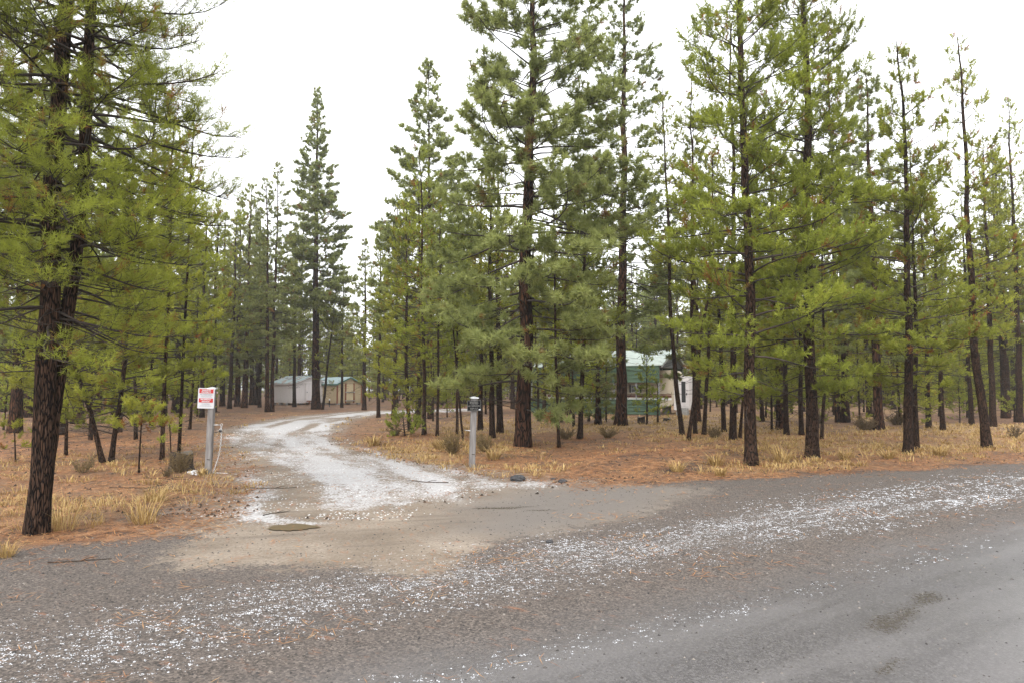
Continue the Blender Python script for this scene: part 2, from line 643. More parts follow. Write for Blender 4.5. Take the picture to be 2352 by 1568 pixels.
def hail_density(x, y):
    u, v = uv_road(x, y)
    mid = 5.55 + 0.35 * (fbm(u * 0.25, v * 0.3, 41) - 0.5)
    wide = np.interp(u, [-4, 2, 7, 14, 22, 40], [0.85, 1.0, 1.15, 1.15, 0.95, 0.8])
    a = np.exp(-((v - mid) / wide) ** 2 * 1.3) * np.interp(u, [-6, 0, 3, 8, 14, 24, 60], [0.55, 0.62, 0.80, 0.98, 0.90, 0.62, 0.5])
    b = 0.40 * np.exp(-((v - 3.75) / 0.22) ** 2) * np.interp(u, [0, 2, 5, 9, 14], [1, 1, 0.8, 0.35, 0.0])
    ruts = 1 - 0.75 * np.exp(-((v - 4.45) / 0.28) ** 2) - 0.35 * np.exp(-((v - 6.5) / 0.25) ** 2)
    n = np.clip(0.1 + 1.7 * fbm(u * 0.7, v * 3.2, 43), 0.1, 1.6)
    return np.clip((a * ruts + b) * n, 0, 1.6)


def straw_mask(x, y):
    u, v = uv_road(x, y)
    e = np.interp(u, EDGE_U, EDGE_V)
    n = fbm(x * 0.35, y * 0.35, 61)
    m = sstep(0.40, 0.66, n) * sstep(e + 0.2, e + 1.4, v)
    m = m * np.where(x > 4, 1.7, np.where(x < -3, 0.28, 0.75))
    m = m + 0.8 * np.exp(-((x + 2.7) / 2.0) ** 2 - ((y - 19) / 4.0) ** 2)
    m = m + 0.55 * np.exp(-(((x - 8) / 7.0) ** 2) - ((y - 30) / 9.0) ** 2)
    m = m + 0.55 * sstep(5.0, 9.0, x) * sstep(e + 0.8, e + 3.0, v) * sstep(30, 20, y)
    # bare orange needle bank beside the driveway mouth
    m = m * (1 - 0.9 * np.exp(-((u - 11.5) / 3.8) ** 2 - ((v - 11.0) / 2.2) ** 2))
    return np.clip(m, 0, 1.2)


def axis(lo, hi, fine_lo, fine_hi, st, grow, cap):
    a = list(np.arange(fine_lo, fine_hi, st))
    s, x = st, a[-1]
    while x < hi:
        s = min(s * grow, cap)
        x += s
        a.append(x)
    s, x = st, a[0]
    while x > lo:
        s = min(s * grow, cap)
        x -= s
        a.insert(0, x)
    return np.array(a)


gx = axis(-320, 320, -9.0, 11.0, 0.15, 1.06, 12)
gy = axis(-60, 420, 2.0, 21.0, 0.15, 1.045, 14)
X, Y = np.meshgrid(gx, gy)
Z = hfun(X, Y)
nx, ny = len(gx), len(gy)
u_, v_ = uv_road(X, Y)
near = (np.abs(X) < 60) & (Y > 1) & (Y < 90)
sd_drive = np.full(X.shape, -50.0)
sd_sand = np.full(X.shape, -50.0)
sd_grey = np.full(X.shape, -50.0)
sd_drive[near] = drive_sd(X[near], Y[near])
sd_sand[near] = poly_sd(SAND, X[near], Y[near]) + 0.7 * (fbm(X[near] * 1.2, Y[near] * 1.2, 78) - 0.5)
sd_grey[near] = poly_sd(GREY, X[near], Y[near]) + 0.7 * (fbm(X[near] * 1.2, Y[near] * 1.2, 79) - 0.5)
edge_ = road_edge(X, Y)
m_gravel = sstep(-0.7, 0.7, edge_)
m_lane = 1 - sstep(3.35, 4.65, v_ + 0.5 * (fbm(X * 0.8, Y * 0.8, 12) - 0.5))
m_snow = sstep(-0.85, 0.85, sd_drive) * np.interp(Y, [0, 13, 30, 60], [1.0, 1.0, 1.0, 0.9])
m_sand = np.maximum(sstep(-0.8, 0.5, sd_sand), 0.75 * sstep(-2.2, 0.2, sd_drive))
m_grey = sstep(-0.9, 0.7, sd_grey)
m_sand = np.maximum(m_sand, 0.9 * m_grey)
m_hail = hail_density(X, Y)
m_straw = straw_mask(X, Y)
lat = np.zeros(X.shape)
dc = np.full(near.sum(), 1e9)
along = np.zeros(near.sum())
len0 = 0.0
for i in range(len(DRIVE_C) - 1):
    a, b = DRIVE_C[i], DRIVE_C[i + 1]
    e = b - a
    t = np.clip(((X[near] - a[0]) * e[0] + (Y[near] - a[1]) * e[1]) / (e @ e), 0, 1)
    rx, ry = X[near] - a[0] - t * e[0], Y[near] - a[1] - t * e[1]
    d = np.hypot(rx, ry)
    sgn = np.sign(e[0] * ry - e[1] * rx)
    upd = d < np.abs(dc)
    dc = np.where(upd, d * sgn, dc)
    along = np.where(upd, len0 + t * np.hypot(*e), along)
    len0 += np.hypot(*e)
lat[near] = dc
m_streak = np.full(X.shape, 0.5)
m_streak[near] = fbm(dc * 2.4 + 20, along * 0.30, 171, 4)
m_rut = np.exp(-((np.abs(lat) - 0.85) / 0.28) ** 2)


def spot(px, py, rx, ry, ang=0.0):
    cx, cy, _ = place(px, py)
    ca, sa = math.cos(ang), math.sin(ang)
    dx, dy = X - cx, Y - cy
    a, b = dx * ca + dy * sa, -dx * sa + dy * ca
    return np.exp(-(a / rx) ** 2 - (b / ry) ** 2)


m_wet = np.clip(1.3 * spot(2130, 1372, 0.22, 0.13, R(45)) + 1.3 * spot(2035, 1434, 0.24, 0.14, R(45)) + spot(2085, 1404, 0.2, 0.12, R(45)) + spot(2040, 1530, 0.3, 0.05, R(52)) + spot(2110, 1550, 0.35, 0.04, R(52))
                + 0.9 * spot(1150, 1165, 0.9, 0.10, R(15)) + 0.9 * spot(1230, 1170, 0.7, 0.09, R(-12)) + 0.7 * spot(1060, 1098, 0.9, 0.15, R(-20))
                + 0.55 * np.exp(-((v_ - 4.62) / 0.05) ** 2) * sstep(3, 6, u_) + 0.6 * np.exp(-((v_ - 4.22) / 0.04) ** 2) * sstep(1, 4, u_) * (1 - sstep(8, 13, u_))
                + 0.5 * np.exp(-((v_ - 1.25) / 0.04) ** 2) * sstep(0.5, 2, u_) + 0.5 * np.exp(-((v_ - 1.05) / 0.03) ** 2) * sstep(0.5, 2, u_), 0, 1)

M1 = np.stack([m_gravel, m_lane, m_snow, m_sand], -1).reshape(-1, 4)
M2 = np.stack([np.clip(m_hail, 0, 1), m_straw, m_wet, m_rut], -1).reshape(-1, 4)
M3 = np.stack([m_grey, m_streak, m_grey * 0, m_grey * 0 + 1], -1).reshape(-1, 4)


def mat_ground():
    s = Sh('ground_cover')
    p = s.pos()
    grav, lane, snow, sand = s.attr4('m1')
    hail, straw, wet, rut = s.attr4('m2')
    grey, streak, _, _ = s.attr4('m3')
    n1 = s.noise(p, 0.9, 3)
    n2 = s.noise(p, 5.0, 4, 0.6)
    n3 = s.noise(p, 26.0, 4, 0.7)
    # criss-crossed needles: three stretched grains
    g1 = s.noise(s.scale(p, (60, 7, 20), (0, 0, 0.6)), 1.0, 2, 0.6)
    g2 = s.noise(s.scale(p, (60, 7, 20), (0, 0, -0.35)), 1.0, 2, 0.6)
    g3 = s.noise(s.scale(p, (55, 6, 20), (0, 0, 1.5)), 1.0, 2, 0.6)
    grain = s.math('MAXIMUM', s.math('MAXIMUM', g1, g2), g3)
    base = s.math('ADD', s.math('MULTIPLY', n2, 0.55), s.math('MULTIPLY', grain, 0.50))
    duff = s.ramp(base, [(0.42, (0.022, 0.015, 0.011)), (0.51, (0.095, 0.045, 0.021)), (0.60, (0.212, 0.100, 0.043)), (0.74, (0.36, 0.205, 0.098))])
    soil = s.rng(s.math('ADD', s.math('MULTIPLY', n1, 0.7), s.math('MULTIPLY', n2, 0.3)), 0.48, 0.62, 0, 0.80)
    duff = s.mix(duff, (0.040, 0.030, 0.025), soil)
    strawc = s.ramp(s.math('ADD', s.math('MULTIPLY', n3, 0.4), s.math('MULTIPLY', grain, 0.6)), [(0.42, (0.085, 0.050, 0.023)), (0.56, (0.26, 0.155, 0.068)), (0.72, (0.44, 0.31, 0.15))])
    duff = s.mix(duff, strawc, s.math('MULTIPLY', straw, 0.75, clamp=True))
    # road gravel
    vcol = s.voro(p, 70, 'F1', 'Color')
    sep = s.n('ShaderNodeSeparateColor')
    s.put(sep.inputs[0], vcol)
    fine = s.noise(p, 130, 3, 0.7)
    gcol = s.ramp(s.math('ADD', s.math('MULTIPLY', sep.outputs[0], 0.5), s.math('MULTIPLY', fine, 0.5)), [(0.25, (0.026, 0.021, 0.018)), (0.50, (0.078, 0.062, 0.052)), (0.72, (0.125, 0.101, 0.086)), (0.85, (0.23, 0.195, 0.165))])
    gcol = s.mix(gcol, (0.060, 0.050, 0.045), s.rng(n2, 0.5, 0.7, 0, 0.35))
    lcol = s.ramp(s.math('ADD', s.math('MULTIPLY', sep.outputs[1], 0.35), s.math('MULTIPLY', fine, 0.6)), [(0.25, (0.055, 0.050, 0.050)), (0.55, (0.094, 0.087, 0.086)), (0.8, (0.165, 0.155, 0.152))])
    road = s.mix(gcol, lcol, lane)
    tyre = s.noise(s.scale(p, (0.35, 9.0, 1), (0, 0, 0.60)), 1.0, 4, 0.6)
    road = s.mix(road, (0.058, 0.052, 0.049), s.rng(tyre, 0.55, 0.70, 0, 0.45))
    pale = s.noise(s.scale(p, (0.25, 1.6, 1), (0, 0, 0.56)), 1.0, 3, 0.5)
    road = s.mix(road, (0.16, 0.15, 0.148), s.math('MULTIPLY', lane, s.rng(pale, 0.45, 0.65, 0, 0.45)))
    road = s.mix(road, (0.24, 0.10, 0.045), s.math('MULTIPLY', s.rng(s.noise(s.scale(p, (3, 9, 3), (0, 0, -0.55)), 1.0, 4, 0.7), 0.58, 0.72, 0, 0.55), s.math('SUBTRACT', 1.0, lane)))
    col = s.mix(duff, road, s.rng(s.math('ADD', grav, s.math('MULTIPLY', s.math('SUBTRACT', grain, 0.55), 1.2)), 0.35, 0.65))
    # sandy apron and drive bed
    scol = s.ramp(s.math('ADD', s.math('MULTIPLY', n3, 0.5), s.math('MULTIPLY', n1, 0.5)), [(0.35, (0.105, 0.080, 0.058)), (0.50, (0.170, 0.134, 0.100)), (0.66, (0.275, 0.230, 0.185))])
    scol = s.mix(scol, (0.085, 0.066, 0.052), s.rng(s.noise(s.scale(p, (0.5, 5.0, 1), (0, 0, 0.25)), 1.0, 4, 0.6), 0.52, 0.70, 0, 0.6))
    scol = s.mix(scol, (0.22, 0.095, 0.045), s.rng(s.noise(s.scale(p, (9, 3, 3), (0, 0, 0.3)), 1.0, 4, 0.7), 0.56, 0.72, 0, 0.75))
    scol = s.mix(scol, s.ramp(fine, [(0.3, (0.085, 0.073, 0.064)), (0.7, (0.165, 0.143, 0.125))]), grey)
    col = s.mix(col, scol, s.rng(s.math('ADD', s.math('ADD', sand, s.math('MULTIPLY', s.math('SUBTRACT', n2, 0.5), 1.1)), s.math('MULTIPLY', s.math('SUBTRACT', n3, 0.5), 1.3)), 0.30, 0.70))
    # wet ground
    wetm = s.rng(s.math('ADD', wet, s.math('MULTIPLY', s.math('SUBTRACT', s.noise(p, 38.0, 4, 0.75), 0.5), 2.6)), 0.45, 0.95)
    col = s.mix(col, (0.040, 0.029, 0.020), s.math('MULTIPLY', wetm, 0.65))
    # thin snow and hail lying on the drive
    cov = s.math('ADD', snow, s.math('MULTIPLY', s.math('SUBTRACT', n2, 0.5), 0.9))
    cov = s.math('ADD', cov, s.math('MULTIPLY', s.math('SUBTRACT', n1, 0.5), 0.5))
    cov = s.math('ADD', cov, s.math('MULTIPLY', s.math('SUBTRACT', streak, 0.44), 2.0))
    cov = s.math('SUBTRACT', cov, s.math('MULTIPLY', rut, s.rng(n1, 0.30, 0.60, 0.25, 0.95)))
    cov = s.math('ADD', cov, s.math('MULTIPLY', s.math('SUBTRACT', n3, 0.5), 2.2))
    cov = s.math('ADD', cov, s.math('MULTIPLY', s.math('SUBTRACT', s.noise(p, 60, 2), 0.5), 0.6))
    cov = s.math('MULTIPLY', s.rng(cov, 0.45, 1.05), s.rng(snow, 0.0, 0.25))
    hl = s.math('MULTIPLY', s.rng(s.math('ADD', s.noise(p, 30, 4, 0.75), s.math('MULTIPLY', hail, 0.13)), 0.66, 0.76), s.rng(hail, 0.05, 0.3))
    white = s.math('MAXIMUM', cov, hl)
    wc = s.ramp(n3, [(0.3, (0.27, 0.255, 0.25)), (0.7, (0.45, 0.44, 0.44))])
    col = s.mix(col, wc, white)
    rough = s.mix((0.85, 0.85, 0.85), (0.36, 0.36, 0.36), s.math('MULTIPLY', lane, s.rng(n1, 0.3, 0.7, 0.75, 1.0)))
    rough = s.mix(rough, (0.22, 0.22, 0.22), wetm)
    rough = s.mix(rough, (0.7, 0.7, 0.7), white)
    hgt = s.math('ADD', s.math('MULTIPLY', fine, 0.25), s.math('ADD', s.math('MULTIPLY', grain, s.math('SUBTRACT', 1.0, grav, clamp=True)), s.math('MULTIPLY', white, 0.5)))
    nrm = s.bump(hgt, 0.55, 0.02)
    return s.done(s.bsdf(col, rough, normal=nrm, spec=0.4))


GROUND = mat_ground()
idx = np.arange(nx * ny).reshape(ny, nx)
Q = np.stack([idx[:-1, :-1], idx[:-1, 1:], idx[1:, 1:], idx[1:, :-1]], -1).reshape(-1, 4)
cface = lambda A: (0.25 * (A[:-1, :-1] + A[:-1, 1:] + A[1:, 1:] + A[1:, :-1])).ravel()
f_drive = (cface(sd_drive) > -0.25)
f_road = (cface(edge_) > 0) & ~f_drive
PV = np.stack([X, Y, Z], -1).reshape(-1, 3)


def ground_piece(name, sel):
    q = Q[sel]
    used, inv = np.unique(q.ravel(), return_inverse=True)
    me = mesh_np(name, PV[used], inv.reshape(-1, 4), smooth=True, pcol={'m1': M1[used], 'm2': M2[used], 'm3': M3[used]})
    o = obj(name, me, GROUND)
    o['kind'] = 'structure'
    return o


ground_piece('ground', ~f_drive & ~f_road)
ground_piece('road', f_road)
ground_piece('driveway', f_drive)


# the muddy puddle at the mouth of the drive
def puddle(px, py, rx, ry, seed):
    cx, cy, cz = place(px, py)
    vs, n = [(0, 0, 0.012)], 40
    for k in range(n):
        a = 2 * math.pi * k / n
        f = 0.55 + 0.85 * float(fbm(math.cos(a) * 2.6 + seed, math.sin(a) * 2.6 + 5, seed, 4))
        x, y = rx * f * math.cos(a), ry * f * math.sin(a)
        vs.append((x, y, 0.012 + float(hfun(cx + x, cy + y)) - cz))
    fs = [(0, k + 1, (k + 1) % n + 1) for k in range(n)]
    me = bpy.data.meshes.new('puddle')
    me.from_pydata(vs, [], fs)
    s = Sh('muddy_water')
    w = s.done(s.bsdf((0.100, 0.070, 0.033), 0.3, spec=0.05, normal=s.bump(s.noise(s.pos(), 30, 2), 0.04, 0.01)))
    o = obj('puddle', me, w, loc=(cx, cy, cz))
    o['kind'] = 'structure'


puddle(676, 1211, 0.28, 0.20, 4)
puddle(632, 1214, 0.09, 0.06, 6)

# ------------------------------------------------------------------ lettering
def lettering(text, width, height, mat, parent, loc, rot=(R(90), 0, 0), bold=0.03, name='lettering'):
    cu = bpy.data.curves.new('txt', 'FONT')
    cu.body = text
    cu.size = 1.0
    cu.align_x = 'CENTER'
    cu.align_y = 'CENTER'
    cu.offset = bold
    cu.extrude = 0.0
    cu.resolution_u = 3
    tmp = bpy.data.objects.new('txt', cu)
    COL.objects.link(tmp)
    bpy.context.view_layer.update()
    me = bpy.data.meshes.new_from_object(tmp.evaluated_get(bpy.context.evaluated_depsgraph_get()))
    bpy.data.objects.remove(tmp)
    co = np.zeros(len(me.vertices) * 3, np.float32)
    me.vertices.foreach_get('co', co)
    co = co.reshape(-1, 3)
    lo, hi = co.min(0), co.max(0)
    co = co - (lo + hi) / 2
    co[:, 0] *= width / (hi[0] - lo[0])
    co[:, 1] *= height / (hi[1] - lo[1])
    me.vertices.foreach_set('co', co.ravel())
    me.materials.clear()
    me.update()
    return obj(name, me, mat, parent, loc, rot)


# ------------------------------------------------------------------ the two sheds
def shed_at(name, px, py, L, Wd, eave, ridge, rz, lift):
    """near corner (x = +L/2, y = -Wd/2) stands under the picture point"""
    cx, cy, cz = place(px, py)
    off = Matrix.Rotation(rz, 3, 'Z') @ Vector((L / 2, -Wd / 2, 0))
    return empty(name, (cx - off.x, cy - off.y, cz), rz)


def shed_shell(t, L, Wd, eave, ridge, lift, siding, roofm, trim, over=0.18):
    h = Wd / 2
    b = MB()                                                     # walls with grooved siding
    b.prism([(-h, lift), (h, lift), (h, eave), (0, ridge), (-h, eave)], -L / 2, L / 2, 'x')
    w = b.build('wall', siding, t)
    g = MB()
    n = int(L / 0.30)
    for k in range(1, n):
        x = -L / 2 + L * k / n
        g.box(x - 0.012, x + 0.012, -h - 0.008, -h - 0.0005, lift + 0.02, eave - 0.02)
    n = int(Wd / 0.30)
    for k in range(1, n):
        y = -h + Wd * k / n
        z1 = eave + (ridge - eave) * (1 - abs(y) / h) - 0.04
        g.box(L / 2 + 0.0005, L / 2 + 0.008, y - 0.012, y + 0.012, lift + 0.02, z1)
    g.build('batten', siding, w)
    sl = (ridge - eave) / h
    for sgn in (-1, 1):
        m = MB()
        y1, z1 = sgn * (h + over), eave - sl * over
        th = 0.035
        pts = [(0, ridge + 0.03), (y1, z1 + 0.03), (y1, z1 + 0.03 + th), (0, ridge + 0.03 + th)]
        if sgn > 0:
            pts = pts[::-1]
        m.prism(pts, -L / 2 - over, L / 2 + over, 'x')
        nr = int((L + 2 * over) / 0.23)
        for k in range(nr + 1):                                  # standing ribs
            x = -L / 2 - over + 0.02 + (L + 2 * over - 0.04) * k / nr
            m.prism([(0, ridge + 0.03 + th), (y1, z1 + 0.03 + th), (y1, z1 + 0.055 + th), (0, ridge + 0.055 + th)], x - 0.015, x + 0.015, 'x')
        m.build('roof', roofm, t)
    f = MB()
    for sgn in (-1, 1):                                           # bargeboards and fascia
        y1, z1 = sgn * (h + over), eave - sl * over
        f.prism([(0, ridge - 0.09), (y1, z1 - 0.10), (y1, z1 + 0.028), (0, ridge + 0.028)], L / 2 + over - 0.03, L / 2 + over + 0.004, 'x')
        f.prism([(0, ridge - 0.09), (y1, z1 - 0.10), (y1, z1 + 0.028), (0, ridge + 0.028)], -L / 2 - over - 0.004, -L / 2 - over + 0.03, 'x')
        f.box(-L / 2 - over + 0.032, L / 2 + over - 0.032, min(y1, y1 - sgn * 0.03), max(y1, y1 - sgn * 0.03), z1 - 0.10, z1 + 0.022)
    f.build('fascia', trim, t)
    return w


# white shed
L1_, W1_, E1_, P1_, LF1 = 4.6, 3.6, 2.18, 2.86, 0.20
ws = shed_at('shed', 677, 930.5, L1_, W1_, E1_, P1_, R(-42), LF1)
shed_shell(ws, L1_, W1_, E1_, P1_, LF1, WHITE_SIDING, ROOF_AQUA, WHITE_PAINT)
for x in (-2.0, -0.7, 0.7, 2.0):
    for y in (-1.62, 1.5):
        MB().box(x - 0.2, x + 0.2, y - 0.14, y + 0.14, -0.05, LF1 - 0.002).build('foundation_block', CONCRETE, ws, bevel=0.01)
for (x, y) in ((L1_ / 2 + 0.004, -W1_ / 2 - 0.004), (L1_ / 2 + 0.004, W1_ / 2 + 0.004), (-L1_ / 2 - 0.004, -W1_ / 2 - 0.004)):
    c = MB().box(x - 0.05, x + 0.012, y - 0.012 if y < 0 else y - 0.05, y + 0.05 if y < 0 else y + 0.012, LF1, E1_ - 0.06)
    c.build('corner_trim', WHITE_PAINT, ws)
d = MB().box(L1_ / 2 + 0.012, L1_ / 2 + 0.05, -0.62, 0.62, LF1 + 0.06, 2.06).build('door', WHITE_SIDING, ws, bevel=0.006)
f = MB()
f.box(L1_ / 2 + 0.011, L1_ / 2 + 0.062, -0.72, -0.625, LF1 + 0.05, 2.17).box(L1_ / 2 + 0.011, L1_ / 2 + 0.062, 0.625, 0.72, LF1 + 0.05, 2.17).box(L1_ / 2 + 0.011, L1_ / 2 + 0.062, -0.622, 0.622, 2.07, 2.17)
f.build('frame', WHITE_PAINT, d)
MB().tube([(L1_ / 2 + 0.05, -0.5, 1.28), (L1_ / 2 + 0.12, -0.5, 1.28)], 0.045, 10).build('handle', STEEL, d, smooth=True)
st = MB()
st.box(L1_ / 2 + 0.13, L1_ / 2 + 0.19, -0.58, 0.36, 0.33, 0.44).box(L1_ / 2 + 0.12, L1_ / 2 + 0.20, 0.30, 0.40, 0.28, 0.52)
st.box(L1_ / 2 + 0.05, L1_ / 2 + 0.14, -0.30, -0.24, 0.05, 0.32)
st.build('step_board', RED_TRIM, ws, bevel=0.006)
tag(ws, 'white-walled shed with a rust-streaked aqua metal gable roof, behind tall trunks', 'shed')

# tan shed
L2_, W2_, E2_, P2_, LF2 = 4.2, 3.0, 2.14, 2.76, 0.19
ts = shed_at('shed', 774, 929.3, L2_, W2_, E2_, P2_, R(-40), LF2)
shed_shell(ts, L2_, W2_, E2_, P2_, LF2, TAN_SIDING, ROOF_TEAL, TRIM_GREEN)
for x in (-1.7, 0.2, 1.9):
    for y in (-1.3, 1.25):
        MB().box(x - 0.18, x + 0.18, y - 0.16, y + 0.16, -0.05, LF2 - 0.002).build('foundation_block', CONCRETE, ts, bevel=0.01)
for (x, y) in ((L2_ / 2, -W2_ / 2), (L2_ / 2, W2_ / 2), (-L2_ / 2, -W2_ / 2)):
    sx, sy = (1 if x > 0 else -1), (1 if y > 0 else -1)
    m = MB()
    m.box(min(x - sx * 0.10, x + sx * 0.016), max(x - sx * 0.10, x + sx * 0.016), min(y, y + sy * 0.016) + 0.001, max(y, y + sy * 0.016), LF2 - 0.05, E2_ - 0.04)
    m.box(min(x, x + sx * 0.014), max(x, x + sx * 0.014), min(y - sy * 0.10, y), max(y - sy * 0.10, y), LF2 - 0.05, E2_ - 0.06)
    m.build('corner_trim', RED_TRIM, ts)
d = MB().box(L2_ / 2 + 0.010, L2_ / 2 + 0.05, -0.43, 0.43, LF2 + 0.10, 2.02).build('door', DOOR_TAN, ts, bevel=0.006)
m = MB()
m.box(L2_ / 2 + 0.009, L2_ / 2 + 0.072, -0.57, -0.435, LF2 + 0.02, 2.16).box(L2_ / 2 + 0.009, L2_ / 2 + 0.072, 0.435, 0.57, LF2 + 0.02, 2.16)
m.build('frame', RED_TRIM, d)
for z in (0.42, 1.28):
    MB().box(L2_ / 2 + 0.075, L2_ / 2 + 0.12, -0.52, 0.52, z - 0.035, z + 0.035).build('door_bar', STEEL, d, bevel=0.005)
    for y in (-0.50, 0.50):
        MB().box(L2_ / 2 + 0.073, L2_ / 2 + 0.135, y - 0.05, y + 0.05, z - 0.06, z + 0.06).build('bracket', GALV, d, bevel=0.004)
tag(ts, 'tan shed with red-brown door frame and corner trim, pale blue roof', 'shed')

# black standpipe before the tan shed wall
x, y, z = place(773, 933)
h = empty('standpipe', (x - 0.55, y - 0.35, z))
MB().tube([(0, 0, -0.05), (0, 0, 0.62)], 0.045, 10).build('pipe', DARK, h, smooth=True)
MB().tube([(0, 0, 0.60), (0, 0, 0.68), (0, 0, 0.72)], [0.06, 0.065, 0.03], 10).build('cap', WHITE_TRIM, h, smooth=True)
tag(h, 'short black standpipe with pale cap in front of the tan shed wall', 'pipe')

# ------------------------------------------------------------------ carport with the camper under it
CR = R(-28)
cx, cy, cz = place(1516, 953.5)
CL, CWD, CE, CP = 9.0, 6.2, 3.14, 4.25                 # length, depth, eave, ridge
off = Matrix.Rotation(CR, 3, 'Z') @ Vector((CL / 2, -CWD / 2, 0))
cp = empty('carport', (cx - off.x, cy - off.y, cz), CR)
hw = CWD / 2
sl = (CP - CE) / hw
for sgn in (-1, 1):
    m = MB()
    y1 = sgn * (hw + 0.06)
    z1 = CE - sl * 0.06
    m.prism([(0, CP), (y1, z1), (y1, z1 + 0.03), (0, CP + 0.03)], -CL / 2 - 0.35, CL / 2 + 0.20, 'x')
    for k in range(11):                                  # ribs run along the length
        f0 = (k + 0.5) / 11
        y, z = y1 * f0, CP + (z1 - CP) * f0 + 0.03
        m.prism([(y - 0.03, z), (y + 0.03, z - sgn * 0.0), (y + 0.012, z + 0.032), (y - 0.012, z + 0.032)], -CL / 2 - 0.35, CL / 2 + 0.20, 'x')
    m.build('roof', ROOF_PALE, cp)


def ribbed_panel(name, y, z0, z1, x0, x1, sgn, pitch=0.225):
    m = MB()
    m.box(x0, x1, min(y, y + sgn * 0.02), max(y, y + sgn * 0.02), z0, z1)
    yo = y + sgn * 0.02 if sgn > 0 else y + sgn * 0.02
    n = int((z1 - z0) / pitch)
    for k in range(n + 1):
        z = z0 + 0.03 + (z1 - z0 - 0.06) * k / n
        a, b = yo, yo + sgn * 0.035
        m.prism([(a, z - 0.035), (b, z - 0.014), (b, z + 0.014), (a, z + 0.035)], x0, x1, 'x')
    return m.build(name, PANEL_GREEN, cp)


ribbed_panel('side_panel', -hw - 0.01, 2.05, CE - 0.03, -CL / 2, CL / 2, -1)
ribbed_panel('side_panel', hw + 0.01, 1.2, CE - 0.03, -CL / 2, CL / 2, 1)
ribbed_panel('skirt_panel', -hw - 0.01, 0.03, 0.98, -CL / 2, CL / 2, -1)
for k in range(7):
    x = -CL / 2 + 0.05 + (CL - 0.1) * k / 6
    for y in (-hw + 0.05, hw - 0.05):
        MB().box(x - 0.035, x + 0.035, y - 0.035, y + 0.035, -0.05, CE - 0.05).build('post', STEEL, cp)
g = MB()
g.prism([(-hw + 0.1, CE - 0.1), (hw - 0.1, CE - 0.1), (0, CP - 0.08)], CL / 2 - 0.03, CL / 2 - 0.01, 'x')
g.build('gable_panel', mat_plain('dark_gable', (0.045, 0.048, 0.046), (0.075, 0.078, 0.075), 4, 0.7), cp)
g = MB()
for sgn in (-1, 1):
    y1, z1 = sgn * (hw + 0.06), CE - sl * 0.06
    g.prism([(0, CP - 0.12), (y1, z1 - 0.12), (y1, z1 - 0.004), (0, CP - 0.004)], CL / 2 + 0.15, CL / 2 + 0.198, 'x')
g.build('bargeboard', GALV, cp)
tag(cp, 'green ribbed-metal carport with pale roof sheltering the cream camper', 'carport')

cam_r = empty('camper_trailer', (cp.location.x, cp.location.y, cp.location.z), CR)
KX0, KX1, KY0, KY1 = -3.9, 5.05, -1.9, 0.55


def rounded(x0, x1, z0, z1, r):
    pts = []
    for (cx_, cz_, a0) in ((x1 - r, z0 + r, -90), (x1 - r, z1 - r, 0), (x0 + r, z1 - r, 90), (x0 + r, z0 + r, 180)):
        for k in range(6):
            a = R(a0 + 18 * k)
            pts.append((cx_ + r * math.cos(a), cz_ + r * math.sin(a)))
    return pts


b = MB()
b.prism(rounded(KX0, KX1, 0.55, 2.85, 0.30), KY0, KY1, 'y')
body = b.build('body', CAMPER, cam_r)
g = MB()
for k in range(11):                                        # horizontal aluminium seams
    z = 0.75 + 0.185 * k
    g.box(KX0 + 0.25, KX1 - 0.25, KY0 - 0.012, KY0 - 0.001, z - 0.012, z + 0.012)
g.build('seam', CAMPER, body)
MB().box(KX0 + 0.12, KX1 - 0.12, KY0 - 0.018, KY0 - 0.002, 1.10, 1.24).build('maroon_stripe', MAROON, cam_r)
MB().box(KX0 + 0.12, KX1 - 0.12, KY0 - 0.018, KY0 - 0.002, 1.26, 1.34).build('brown_stripe', BROWN_STRIPE, cam_r)
MB().box(KX0 + 0.12, KX1 - 0.12, KY0 - 0.02, KY0 - 0.002, 0.93, 1.06).build('pale_stripe', WHITE_TRIM, cam_r)
MB().box(KX0 + 0.12, KX1 - 0.12, KY0 - 0.016, KY0 - 0.002, 2.36, 2.58).build('upper_stripe', BROWN_STRIPE, cam_r)


def camper_window(x, z, w, h_, shutters=True):
    fr = MB()
    for (a0, a1, b0, b1) in ((-w / 2, w / 2, h_ / 2 - 0.04, h_ / 2), (-w / 2, w / 2, -h_ / 2, -h_ / 2 + 0.04), (-w / 2, -w / 2 + 0.04, -h_ / 2 + 0.041, h_ / 2 - 0.041), (w / 2 - 0.04, w / 2, -h_ / 2 + 0.041, h_ / 2 - 0.041), (-w / 2 + 0.041, w / 2 - 0.041, -0.022, 0.022)):
        fr.box(x + a0, x + a1, KY0 - 0.05, KY0 - 0.003, z + b0, z + b1)
    wdw = fr.build('window', WHITE_TRIM, cam_r)
    MB().box(x - w / 2 + 0.041, x + w / 2 - 0.041, KY0 - 0.03, KY0 - 0.004, z + 0.023, z + h_ / 2 - 0.041).build('pane', GLASS, wdw)
    MB().box(x - w / 2 + 0.041, x + w / 2 - 0.041, KY0 - 0.03, KY0 - 0.004, z - h_ / 2 + 0.041, z - 0.023).build('pane', GLASS, wdw)
    if shutters:
        for s_ in (-1, 1):
            xx = x + s_ * (w / 2 + 0.07)
            MB().prism(rounded(xx - 0.06, xx + 0.06, z - h_ / 2, z + h_ / 2, 0.04), KY0 - 0.04, KY0 - 0.003, 'y').build('shutter', DARK, wdw)


camper_window(2.55, 1.66, 0.56, 0.50)
camper_window(-1.25, 1.66, 0.66, 0.50)
camper_window(-3.0, 1.66, 0.60, 0.50)
